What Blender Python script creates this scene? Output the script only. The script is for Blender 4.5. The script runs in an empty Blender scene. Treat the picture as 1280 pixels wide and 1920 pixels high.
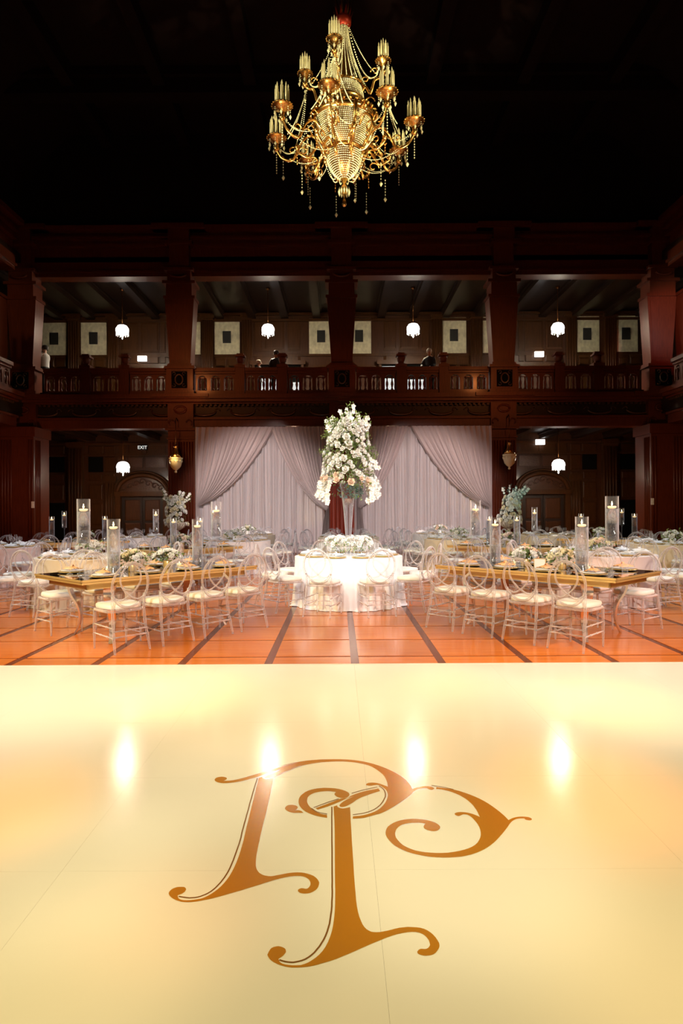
import bpy, math, random, json
from math import sin, cos, pi, radians as R
from mathutils import Vector, Matrix
from mathutils.geometry import tessellate_polygon
random.seed(7)
SC = bpy.context.scene
COL = SC.collection

# ---------------- camera ----------------
cam = bpy.data.cameras.new('camera'); camo = bpy.data.objects.new('camera', cam); COL.objects.link(camo)
cam.sensor_width = 36; cam.lens = 1215/1920*36
cam.shift_x = 5/1920; cam.shift_y = -5/1920
cam.clip_end = 200
camo.location = (0, 0, 1.49)
camo.rotation_euler = Matrix.Rotation(R(90), 3, 'X').to_euler()
camo.rotation_euler = (Matrix.Rotation(0.0052, 3, Vector((0, 1, 0))) @ Matrix.Rotation(R(90), 3, 'X')).to_euler()
SC.camera = camo
# ---------------- world and exposure ----------------
w = bpy.data.worlds.new('world'); SC.world = w; w.use_nodes = True
w.node_tree.nodes['Background'].inputs[0].default_value = (1.0, .93, .9, 1)
w.node_tree.nodes['Background'].inputs[1].default_value = 0.003
SC.view_settings.view_transform = 'Standard'; SC.view_settings.look = 'None'
SC.view_settings.exposure = 0.0; SC.view_settings.gamma = 1.0
SC.view_settings.use_curve_mapping = False
cy = SC.cycles
cy.use_denoising = True
cy.max_bounces = 16; cy.diffuse_bounces = 3; cy.glossy_bounces = 3; cy.transmission_bounces = 14
cy.transparent_max_bounces = 40; cy.caustics_reflective = False; cy.caustics_refractive = False
cy.sample_clamp_indirect = 4.0

def aim(o, tgt):
    d = Vector(tgt) - o.location
    o.rotation_euler = d.to_track_quat('-Z', 'Y').to_euler()
def spot(name, loc, tgt, power, color, deg, blend=.4, size=.15):
    l = bpy.data.lights.new(name, 'SPOT'); l.energy = power; l.color = color
    l.spot_size = R(deg); l.spot_blend = blend; l.shadow_soft_size = size
    o = bpy.data.objects.new(name, l); COL.objects.link(o); o.location = loc; aim(o, tgt); return o
def area(name, loc, tgt, power, color, sx, sy):
    l = bpy.data.lights.new(name, 'AREA'); l.energy = power; l.color = color; l.shape = 'RECTANGLE'
    l.size = sx; l.size_y = sy
    o = bpy.data.objects.new(name, l); COL.objects.link(o); o.location = loc; aim(o, tgt); return o
def pointl(name, loc, power, color, size=.1):
    l = bpy.data.lights.new(name, 'POINT'); l.energy = power; l.color = color; l.shadow_soft_size = size
    o = bpy.data.objects.new(name, l); COL.objects.link(o); o.location = loc; return o

# ---------------- event lighting, plus unseen spots added for the chandelier ----------------
spot('pin_spot', (0.4, -1.0, 8.5), (0.15, 10.2, 1.9), 4700, (1, .97, .95), 17, .5, .1)
spot('pin_spot', (-3.5, 1.0, 9), (0.15, 10.2, 1.8), 1600, (1, .95, .9), 22, .5, .1)
spot('yellow_spot', (-9.5, 2, 7.5), (1.5, 9.5, .6), 4600, (1, .76, .32), 50, .6, .25)
spot('pink_spot', (9.5, 2, 7.5), (-1.5, 9.5, .6), 4200, (1, .56, .42), 50, .6, .25)
spot('white_spot', (-9.8, 10.5, 6.8), (-2, 9, .6), 1500, (.95, .95, 1), 70, .6, .3)
spot('white_spot', (9.8, 10.5, 6.8), (2, 9, .6), 1500, (.95, .95, 1), 70, .6, .3)
spot('blue_white_spot', (-9.8, 13, 7), (-1, 14, .6), 1300, (.8, .88, 1), 80, .6, .3)
spot('blue_white_spot', (9.8, 13, 7), (1, 14, .6), 1300, (.8, .88, 1), 80, .6, .3)
spot('front_wash', (-2.2, -3.5, 4.6), (-2.6, 9.2, 0.2), 3600, (1, .91, .83), 30, .6, .3)
spot('front_wash', (2.2, -3.5, 4.6), (2.9, 9.2, 0.2), 3600, (1, .91, .83), 30, .6, .3)
spot('floor_wash', (-3, 2, 9), (-2.2, 3.4, 0), 700, (1, .74, .24), 70, 1.0, .5)
spot('floor_wash', (3, 2, 9), (2.2, 3.6, 0), 700, (1, .72, .22), 70, 1.0, .5)
spot('floor_wash', (0, 0, 9), (0.3, 2.4, 0), 1250, (1, .85, .42), 66, 1.0, .6)
for gx, gy, pw, gc, dg in ((1.35, 3.4, 4600, (1, .34, .04), 8), (-1.75, 3.3, 4200, (1, .40, .06), 7), (.3, 3.95, 2400, (1, .45, .2), 6), (-.6, 2.4, 1300, (1, .42, .20), 5),
        (2.1, 4.9, 3600, (1, .50, .05), 7), (-1.3, 5.3, 3600, (1, .55, .07), 7), (.9, 5.6, 2400, (1, .5, .1), 5), (-2.2, 4.4, 1500, (1, .45, .12), 5), (-.68, 3.5, 1700, (1, .86, .62), 8), (.45, 2.75, 2300, (1, .88, .60), 9),
        (-1.15, 2.7, 1700, (1, .86, .55), 7), (-2.9, 5.2, 1500, (1, .82, .50), 9), (.3, 5.4, 1800, (1, .90, .72), 9), (1.1, 2.1, 1500, (1, .66, .22), 8), (-.9, 2.0, 1200, (1, .80, .35), 7)):
    spot('gobo_spot', (gx*.4, -3.0, 8.6), (gx, gy, 0), pw, gc, dg, 1.0, .2)
for ux, uc, up in ((-5.12, (1, .97, .85), 260), (5.42, (.85, 1, .92), 200)):
    spot('urn_spot', (ux*.8, 14.5, 6.0), (ux, 20.4, 1.6), up, uc, 13, .6, .05)
spot('curtain_wash', (-3, 13, 5.5), (-2.7, 22.0, 1.5), 3100, (1, .83, .78), 33, .35, .5)
spot('curtain_wash', (3, 13, 5.5), (3, 22.0, 1.5), 3100, (1, .81, .76), 33, .35, .5)
spot('amber_uplight', (-1.6, 20.9, .25), (-.9, 22.0, 1.5), 25, (1, .72, .25), 40, .8, .03)
spot('amber_uplight', (4.6, 20.9, .25), (4.2, 22.0, 2.2), 25, (1, .68, .25), 40, .8, .03)
spot('chandelier_fill_spot', (-2.2, 6.6, 2.6), (0.13, 11, 8.1), 4500, (1, .86, .52), 17, .6, .05)  # chandelier spots are added to brighten it; no fixture stands there
spot('chandelier_fill_spot', (-9.2, 4, 8.9), (0.13, 11, 8.3), 4200, (1, .88, .55), 15, .5, .05)
spot('chandelier_fill_spot', (9.4, 4, 8.9), (0.13, 11, 8.3), 4200, (1, .86, .5), 15, .5, .05)
spot('chandelier_fill_spot', (3.6, 7.2, 2.6), (0.13, 11, 8.1), 3000, (1, .82, .46), 17, .6, .05)
spot('gallery_wash', (-7.5, 9, 8.4), (-4.5, 22.4, 5.2), 900, (1, .28, .07), 36, 1, .3)
spot('gallery_wash', (7.5, 9, 8.4), (4.5, 22.4, 5.2), 800, (1, .28, .07), 36, 1, .3)
spot('amber_uplight', (-4.2, 20.2, 4.2), (-5.44, 22.3, 5.7), 60, (1, .38, .10), 45, 1, .05)
spot('amber_uplight', (-3.2, 19.6, 4.6), (-3.6, 22.4, 6.0), 14, (1, .35, .08), 20, 1, .05)
spot('amber_uplight', (4.2, 20.0, 4.2), (5.7, 22.3, 5.6), 45, (1, .34, .09), 45, 1, .05)
spot('amber_uplight', (0.1, 18.5, 4.6), (0.13, 22.3, 6.3), 60, (1, .25, .07), 30, 1, .05)
spot('pier_wash', (-8.5, 14, 1.2), (-10.2, 22, 3.0), 420, (1, .42, .17), 40, 1, .1)
spot('pier_wash', (8.5, 14, 1.2), (10.2, 22, 3.0), 200, (1, .38, .15), 40, 1, .1)
spot('red_spot', (9.0, 17.5, 8.2), (11.6, 22.6, 7.6), 420, (1, .22, .14), 35, .6, .05)
spot('gallery_fixture_beam', (11.2, 18.5, 7.4), (11.6, 22.6, 8.0), 200, (.85, .95, 1), 50, .9, .05)

# ---------------- materials ----------------
def mat(name, color, rough=.5, metal=0, coat=0, emit=None, estr=0, var=None, scale=6, bump=0, stretch=(1, 1, 1), rand=0, spec=.5, sheen=0):
    m = bpy.data.materials.new(name); m.use_nodes = True; nt = m.node_tree; b = nt.nodes['Principled BSDF']
    b.inputs['Base Color'].default_value = (*color, 1); b.inputs['Roughness'].default_value = rough
    b.inputs['Metallic'].default_value = metal; b.inputs['Coat Weight'].default_value = coat
    b.inputs['Coat Roughness'].default_value = .12; b.inputs['Specular IOR Level'].default_value = spec
    b.inputs['Sheen Weight'].default_value = sheen
    if emit: b.inputs['Emission Color'].default_value = (*emit, 1); b.inputs['Emission Strength'].default_value = estr
    if var or bump:
        tc = nt.nodes.new('ShaderNodeTexCoord'); mp = nt.nodes.new('ShaderNodeMapping'); nz = nt.nodes.new('ShaderNodeTexNoise')
        mp.inputs['Scale'].default_value = stretch; nz.inputs['Scale'].default_value = scale; nz.inputs['Detail'].default_value = 5
        nt.links.new(tc.outputs['Object'], mp.inputs[0]); nt.links.new(mp.outputs[0], nz.inputs['Vector'])
        if var:
            cr = nt.nodes.new('ShaderNodeValToRGB'); cr.color_ramp.elements[0].position = .3; cr.color_ramp.elements[1].position = .7
            cr.color_ramp.elements[0].color = (*color, 1); cr.color_ramp.elements[1].color = (*var, 1)
            nt.links.new(nz.outputs['Fac'], cr.inputs[0]); src = cr.outputs[0]
            if rand:
                oi = nt.nodes.new('ShaderNodeObjectInfo'); hs = nt.nodes.new('ShaderNodeHueSaturation')
                mr = nt.nodes.new('ShaderNodeMapRange'); mr.inputs['To Min'].default_value = 1-rand; mr.inputs['To Max'].default_value = 1+rand
                nt.links.new(oi.outputs['Random'], mr.inputs['Value']); nt.links.new(mr.outputs[0], hs.inputs['Value'])
                nt.links.new(src, hs.inputs['Color']); src = hs.outputs[0]
            nt.links.new(src, b.inputs['Base Color'])
        if bump:
            bp = nt.nodes.new('ShaderNodeBump'); bp.inputs['Strength'].default_value = bump; bp.inputs['Distance'].default_value = .02
            nt.links.new(nz.outputs['Fac'], bp.inputs['Height']); nt.links.new(bp.outputs[0], b.inputs['Normal'])
    return m
def clear(name, tint=(.97, .97, .98), body=.06, edge=.75, rough=.05, power=2.2, glosscol=(1, 1, 1), refr=0, ior=1.35):
    """clear acrylic or thin glass: see-through face on, bright and glossy towards its edges"""
    m = bpy.data.materials.new(name); m.use_nodes = True; nt = m.node_tree
    nt.nodes.remove(nt.nodes['Principled BSDF']); out = nt.nodes['Material Output']
    tr = nt.nodes.new('ShaderNodeBsdfTransparent'); tr.inputs[0].default_value = (*tint, 1); see = tr
    if refr:
        rf = nt.nodes.new('ShaderNodeBsdfRefraction'); rf.inputs['Color'].default_value = (1, 1, 1, 1); rf.inputs['Roughness'].default_value = 0; rf.inputs['IOR'].default_value = ior
        see = nt.nodes.new('ShaderNodeMixShader'); see.inputs[0].default_value = refr
        nt.links.new(tr.outputs[0], see.inputs[1]); nt.links.new(rf.outputs[0], see.inputs[2])
    pr = nt.nodes.new('ShaderNodeBsdfPrincipled'); pr.inputs['Base Color'].default_value = (*glosscol, 1)
    pr.inputs['Roughness'].default_value = rough; pr.inputs['Specular IOR Level'].default_value = .9
    lw = nt.nodes.new('ShaderNodeLayerWeight'); lw.inputs[0].default_value = .5
    pw = nt.nodes.new('ShaderNodeMath'); pw.operation = 'POWER'; pw.inputs[1].default_value = power
    mr = nt.nodes.new('ShaderNodeMapRange'); mr.inputs['To Min'].default_value = body; mr.inputs['To Max'].default_value = edge
    mx = nt.nodes.new('ShaderNodeMixShader')
    nt.links.new(lw.outputs['Facing'], pw.inputs[0]); nt.links.new(pw.outputs[0], mr.inputs['Value'])
    nt.links.new(mr.outputs[0], mx.inputs[0]); nt.links.new(see.outputs[0], mx.inputs[1]); nt.links.new(pr.outputs[0], mx.inputs[2])
    nt.links.new(mx.outputs[0], out.inputs[0]); return m
M = {}
M['wood'] = mat('mahogany', (.085, .014, .004), .42, coat=.12, spec=.3, var=(.13, .024, .007), scale=5, stretch=(6, 6, .6))
M['woodd'] = mat('dark_oak', (.050, .017, .006), .45, coat=.12, spec=.3, var=(.085, .032, .012), scale=5, stretch=(5, 5, .5))
M['woodp'] = mat('oak_panel', (.050, .018, .005), .42, coat=.1, spec=.22, var=(.085, .032, .009), scale=5, stretch=(5, 5, .5))
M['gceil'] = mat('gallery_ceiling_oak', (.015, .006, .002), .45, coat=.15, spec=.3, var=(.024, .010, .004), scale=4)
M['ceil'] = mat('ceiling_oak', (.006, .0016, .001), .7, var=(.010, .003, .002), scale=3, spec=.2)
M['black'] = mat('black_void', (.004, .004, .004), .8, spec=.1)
M['carve'] = mat('carved_oak', (.07, .026, .011), .3, coat=.5, bump=.6, scale=14, var=(.10, .04, .018))
M['cream'] = mat('cream_damask', (.88, .84, .60), .8, var=(.60, .56, .38), scale=7, bump=.3)
M['grille'] = mat('dark_grille', (.02, .02, .016), .6, bump=.6, scale=60)
M['floor'] = mat('floor_board', (.56, .135, .014), .17, coat=0, spec=.35, var=(.72, .22, .034), scale=3.0, stretch=(.5, 7, 1), rand=.16)
M['inlay'] = mat('floor_inlay', (.13, .028, .008), .2, coat=0, spec=.3, var=(.19, .045, .014), scale=4, stretch=(.6, 6, 1))
M['vinyl'] = mat('white_vinyl', (.80, .75, .64), .14, coat=0, spec=.22, var=(.84, .78, .66), scale=1.2)
M['print'] = mat('gold_print', (.47, .185, .010), .22, coat=.3)
M['printl'] = mat('brown_print', (.22, .09, .015), .22, coat=.3)
M['ac'] = clear('clear_acrylic', body=.085, edge=1, rough=.08, power=1.7, glosscol=(1, .92, .88), refr=.4)
M['acb'] = clear('clear_acrylic_far', body=.085, edge=1, rough=.08, power=1.8, glosscol=(.93, .95, 1), refr=.4)
M['glass'] = clear('clear_glass', body=.05, edge=.8, rough=.04, power=2.4)
M['vglass'] = clear('vase_glass', body=.03, edge=1, rough=.03, power=2.6, glosscol=(.93, .95, 1))
M['water'] = clear('water', refr=.45, ior=1.33, tint=(.93, .95, .97), body=.015, edge=.45, rough=.02, power=2.0, glosscol=(.9, .95, 1))
M['pad'] = mat('cream_cushion', (.83, .79, .68), .55, sheen=.3)
M['gold'] = mat('polished_gold', (.92, .62, .22), .30, .6, coat=.6)
M['steel'] = mat('polished_steel', (.80, .66, .54), .2, .85, coat=.5)
M['mirror'] = mat('mirrored_top', (.42, .38, .34), .05, 1)
M['satin'] = mat('white_satin', (.86, .83, .79), .38, sheen=.4)
M['champ'] = mat('champagne_satin', (.70, .58, .40), .4, sheen=.4)
M['pinkc'] = mat('blush_satin', (.74, .60, .56), .45, sheen=.4)
M['china'] = mat('white_china', (.86, .85, .82), .2)
M['orange'] = mat('peach_napkin', (.82, .42, .16), .6)
M['napkin'] = mat('white_napkin', (.85, .82, .78), .6)
M['wax'] = mat('candle_wax', (.95, .80, .52), .4, emit=(1, .68, .3), estr=.55)
M['flame'] = mat('flame', (1, .6, .2), .5, emit=(1, .66, .28), estr=22)
M['bloomw'] = mat('white_petal', (.88, .88, .82), .6, sheen=.3)
M['bloomy'] = mat('cream_petal', (.88, .80, .55), .6, sheen=.3)
M['bloomp'] = mat('peach_petal', (.86, .66, .50), .6, sheen=.3)
M['leaf'] = mat('green_leaf', (.10, .17, .035), .55, var=(.24, .32, .09), scale=12)
M['leafb'] = mat('blue_green_leaf', (.08, .16, .14), .55, var=(.2, .32, .28), scale=12)
M['stone'] = mat('cream_urn', (.68, .62, .52), .5, var=(.5, .44, .36), scale=9)
M['brass'] = mat('gilt_brass', (.82, .45, .13), .26, 1)
M['brassd'] = mat('dark_brass', (.24, .10, .03), .3, 1)
M['red'] = mat('red_crown', (.55, .05, .02), .4, .4)
M['bead'] = mat('crystal_bead', (.90, .84, .52), .12, coat=.6, spec=.9)
M['tube'] = mat('candle_tube', (.82, .74, .42), .3, coat=.4)
M['shade'] = mat('lit_glass_shade', (1, 1, 1), .3, emit=(1, .98, .95), estr=7)
M['crystal'] = mat('lit_crystal', (.9, .9, .9), .1, emit=(1, 1, 1), estr=1.2)
M['sign'] = mat('lit_sign', (1, 1, 1), .4, emit=(1, 1, .97), estr=2.5)
M['signl'] = mat('sign_letter', (1, 1, 1), .4, emit=(.85, .95, .9), estr=.8)
M['pane'] = mat('lit_pane', (.5, .55, .6), .4, emit=(.62, .70, .78), estr=.5)
M['skin'] = mat('skin', (.42, .22, .14), .5); M['shirt'] = mat('pale_shirt', (.62, .60, .60), .8)
M['suit'] = mat('dark_suit', (.012, .011, .014), .8); M['hairg'] = mat('grey_hair', (.42, .38, .32), .8)
M['hairk'] = mat('dark_hair', (.02, .013, .01), .7); M['bplast'] = mat('black_plastic', (.015, .015, .016), .35)
M['redfab'] = mat('red_hanging', (.26, .028, .008), .55)
def drape_mat(name, col, tl):
    m = mat(name, col, .7, sheen=.3); nt = m.node_tree; b = nt.nodes['Principled BSDF']
    t = nt.nodes.new('ShaderNodeBsdfTranslucent'); t.inputs[0].default_value = (*col, 1)
    mx = nt.nodes.new('ShaderNodeMixShader'); mx.inputs[0].default_value = tl
    nt.links.new(b.outputs[0], mx.inputs[1]); nt.links.new(t.outputs[0], mx.inputs[2])
    nt.links.new(mx.outputs[0], nt.nodes['Material Output'].inputs[0]); return m
M['sheer'] = drape_mat('sheer_white_drape', (.62, .58, .60), .3)
M['swag'] = drape_mat('blush_drape', (.62, .53, .52), .2)
M['plaster'] = mat('carpet_runner', (.12, .06, .03), .8)

# ---------------- mesh helpers ----------------
class MB:
    def __init__(s): s.v = []; s.f = []; s.m = []; s.s = []; s.X = None
    def add(s, vs, fs, mi=0, sm=False, X=None):
        o = len(s.v)
        if X is not None: vs = [X @ Vector(v) for v in vs]
        s.v += [tuple(v) for v in vs]; s.f += [tuple(i+o for i in f) for f in fs]
        s.m += [mi]*len(fs); s.s += [sm]*len(fs); return s
    def box(s, x0, x1, y0, y1, z0, z1, mi=0, X=None):
        v = [(x0, y0, z0), (x1, y0, z0), (x1, y1, z0), (x0, y1, z0), (x0, y0, z1), (x1, y0, z1), (x1, y1, z1), (x0, y1, z1)]
        return s.add(v, [(0, 3, 2, 1), (4, 5, 6, 7), (0, 1, 5, 4), (1, 2, 6, 5), (2, 3, 7, 6), (3, 0, 4, 7)], mi, False, X)
    def cham(s, x0, x1, y0, y1, z0, z1, c, mi=0, X=None):
        """box with its front (low y) face raised on a sloping border"""
        v = [(x0, y1, z0), (x1, y1, z0), (x1, y1, z1), (x0, y1, z1), (x0+c, y0, z0+c), (x1-c, y0, z0+c), (x1-c, y0, z1-c), (x0+c, y0, z1-c)]
        return s.add(v, [(4, 5, 6, 7), (0, 1, 5, 4), (1, 2, 6, 5), (2, 3, 7, 6), (3, 0, 4, 7), (0, 3, 2, 1)], mi, False, X)
    def lathe(s, prof, n=16, mi=0, X=None, caps=True, sm=True, sx=1, sy=1):
        v = []; f = []
        for r, z in prof:
            for i in range(n):
                a = 2*pi*i/n; v.append((r*cos(a)*sx, r*sin(a)*sy, z))
        for j in range(len(prof)-1):
            for i in range(n):
                a = j*n+i; b2 = j*n+(i+1) % n; f.append((a, b2, b2+n, a+n))
        s.add(v, f, mi, sm, X)
        if caps:
            k = len(s.v)-len(v)
            if prof[0][0] > 1e-4: s.f.append(tuple(k+i for i in reversed(range(n)))); s.m.append(mi); s.s.append(False)
            k += (len(prof)-1)*n
            if prof[-1][0] > 1e-4: s.f.append(tuple(k+i for i in range(n))); s.m.append(mi); s.s.append(False)
        return s
    def tube(s, pts, r, n=6, mi=0, closed=False, X=None, cap=True, flat=1.0):
        pts = [Vector(p) for p in pts]; N = len(pts); rr = r if isinstance(r, (list, tuple)) else [r]*N
        v = []; f = []; up = None
        for i, p in enumerate(pts):
            a = pts[i-1] if (i > 0 or closed) else p; c = pts[(i+1) % N] if (i < N-1 or closed) else p
            t = (c-a).normalized()
            if up is None:
                up = Vector((0, 0, 1)) if abs(t.z) < .9 else Vector((0, 1, 0))
            sd = t.cross(up)
            if sd.length < 1e-4: sd = t.cross(Vector((1, 0, .1)))
            sd.normalize(); up = sd.cross(t).normalized()
            for k in range(n):
                an = 2*pi*k/n; v.append(p + sd*cos(an)*rr[i] + up*sin(an)*rr[i]*flat)
        M_ = N if closed else N-1
        for i in range(M_):
            for k in range(n):
                a = i*n+k; b2 = i*n+(k+1) % n; j = ((i+1) % N)*n
                f.append((a, j+k, j+(k+1) % n, b2))
        if not closed and cap:
            f.append(tuple(range(n))); f.append(tuple((N-1)*n+k for k in reversed(range(n))))
        return s.add(v, f, mi, True, X)
    def octa(s, c, r, mi=0, rz=None):
        x, y, z = c; h = rz or r
        return s.add([(x+r, y, z), (x, y+r, z), (x-r, y, z), (x, y-r, z), (x, y, z+h), (x, y, z-h)],
                     [(0, 1, 4), (1, 2, 4), (2, 3, 4), (3, 0, 4), (1, 0, 5), (2, 1, 5), (3, 2, 5), (0, 3, 5)], mi, True)
    def grid(s, fn, nu, nv, mi=0, sm=True, X=None):
        v = [fn(i/nu, j/nv) for j in range(nv+1) for i in range(nu+1)]
        f = [(j*(nu+1)+i, j*(nu+1)+i+1, (j+1)*(nu+1)+i+1, (j+1)*(nu+1)+i) for j in range(nv) for i in range(nu)]
        return s.add(v, f, mi, sm, X)
    def mesh(s, name, mats):
        me = bpy.data.meshes.new(name); me.from_pydata(s.v, [], s.f)
        for m in mats: me.materials.append(m)
        me.polygons.foreach_set('material_index', s.m); me.polygons.foreach_set('use_smooth', s.s)
        me.update(); return me
    def build(s, name, mats, parent=None, loc=(0, 0, 0), rz=0, kind=None):
        if not isinstance(mats, (list, tuple)): mats = [mats]
        return link(name, s.mesh(name, mats), parent, loc, rz, kind)
def link(name, me, parent=None, loc=(0, 0, 0), rz=0, kind=None):
    o = bpy.data.objects.new(name, me); COL.objects.link(o); o.location = loc; o.rotation_euler = (0, 0, rz)
    if parent: o.parent = parent
    if kind: o['kind'] = kind
    return o
def tag(o, label, cat, group=None):
    o['label'] = label; o['category'] = cat
    if group: o['group'] = group
    return o
def empty(name, loc=(0, 0, 0), rz=0, label=None, cat=None, group=None, kind=None):
    o = bpy.data.objects.new(name, None); COL.objects.link(o); o.location = loc; o.rotation_euler = (0, 0, rz)
    o.empty_display_size = .1
    if label: tag(o, label, cat, group)
    if kind: o['kind'] = kind
    return o
def struct(name, mb, mats, loc=(0, 0, 0), rz=0): return mb.build(name, mats, None, loc, rz, 'structure')
def T(x, y, z, rz=0, sc=1): return Matrix.Translation((x, y, z)) @ Matrix.Rotation(rz, 4, 'Z') @ Matrix.Scale(sc, 4)
PROTO = {}
def proto(key, fn):
    """fn() -> list of (part name, mesh, sub-parts) built once, its meshes shared by all copies"""
    if key not in PROTO: PROTO[key] = fn()
    return PROTO[key]
def place(parts, name, loc, rz, label, cat, group=None, sc=None):
    if len(parts) == 1 and not parts[0][2]:
        o = link(name, parts[0][1], None, loc, rz)
    else:
        o = empty(name, loc, rz)
        for pn, me, sub in parts:
            c = link(pn, me, o, kind='stuff' if pn in ('crystal_fringe', 'crystal_drops') else None)
            for sn, sm_ in sub: link(sn, sm_, c)
    tag(o, label, cat, group)
    if sc: o.scale = (sc, sc, sc) if not isinstance(sc, tuple) else sc
    return o
def bez(p, n):
    """Catmull-Rom through p"""
    p = [Vector(q) for q in p]; o = []
    for i in range(len(p)-1):
        a = p[max(i-1, 0)]; b_ = p[i]; c = p[i+1]; d = p[min(i+2, len(p)-1)]
        for k in range(n):
            t = k/n; o.append(.5*((2*b_)+(c-a)*t+(2*a-5*b_+4*c-d)*t*t+(-a+3*b_-3*c+d)*t**3))
    o.append(p[-1]); return o
AX = 0.13      # the hall's axis

# ================= FLOOR =================
fl = empty('floor', (0, 0, 0), kind='structure')
MB().box(-16, 16, -8, 28.2, -.15, -.004).build('inlay_base', M['inlay'], fl)
cells = []
for j in range(-1, 26):
    for i in range(-19, 20):
        x0 = .15+.84*i+.04; y0 = 6.56+.84*j+.024
        x1 = x0+.76; y1 = y0+.792
        if y1 > 28: continue
        cx = (x0+x1)/2; cyy = (y0+y1)/2
        vis = abs(cx) < cyy*.53+.5 and y1 > 6.2
        cells.append((0 if vis else 1, cyy, abs(cx), x0, x1, y0, y1))
cells.sort()
cellm = MB().box(-.38, .38, -.396, .396, -.012, 0).mesh('wood_block', [M['floor']])
rest = MB()
for k, (v, cyy, ax, x0, x1, y0, y1) in enumerate(cells):
    if k < 300:
        link('wood_block', cellm, fl, ((x0+x1)/2, cyy, 0))
    elif y0 > 5: rest.box(x0, x1, y0, y1, -.012, 0)
rb = rest.build('wood_blocks_beyond', M['floor'], fl, kind='stuff')

# the dance floor: vinyl sheets laid on the wood
df = empty('dance_floor', (0, 0, 0), label='glossy white vinyl dance floor lit gold, with a monogram, in front of the tables', cat='dance floor')
xs = [-5.02, -3.73, -2.44, -1.15, .14, 1.43, 2.72, 4.01, 5.3]
ys = [6.21, 4.53, 3.6, 2.67, 1.74, .81, -.12, -1.05, -3]
for i in range(len(xs)-1):
    for j in range(len(ys)-1):
        a = .0003
        MB().box(xs[i]+a, xs[i+1]-a, ys[j+1]+a, ys[j]-a, 0, .004).build('vinyl_sheet', M['vinyl'], df)
MB().box(-5.03, 5.31, 6.208, 6.232, 0, .006).build('edge_tape', mat('edge_tape', (.62, .6, .5), .3), df)
def flat_poly(name, pts, m, z, parent):
    n = len(pts); tris = tessellate_polygon([[Vector((x, y, 0)) for x, y in pts]])
    mb = MB(); mb.add([(x, y, z) for x, y in pts], [tuple(t) if ((pts[t[1]][0]-pts[t[0]][0])*(pts[t[2]][1]-pts[t[0]][1])-(pts[t[1]][1]-pts[t[0]][1])*(pts[t[2]][0]-pts[t[0]][0])) > 0 else tuple(reversed(t)) for t in tris])
    return mb.build(name, m, parent)
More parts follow.
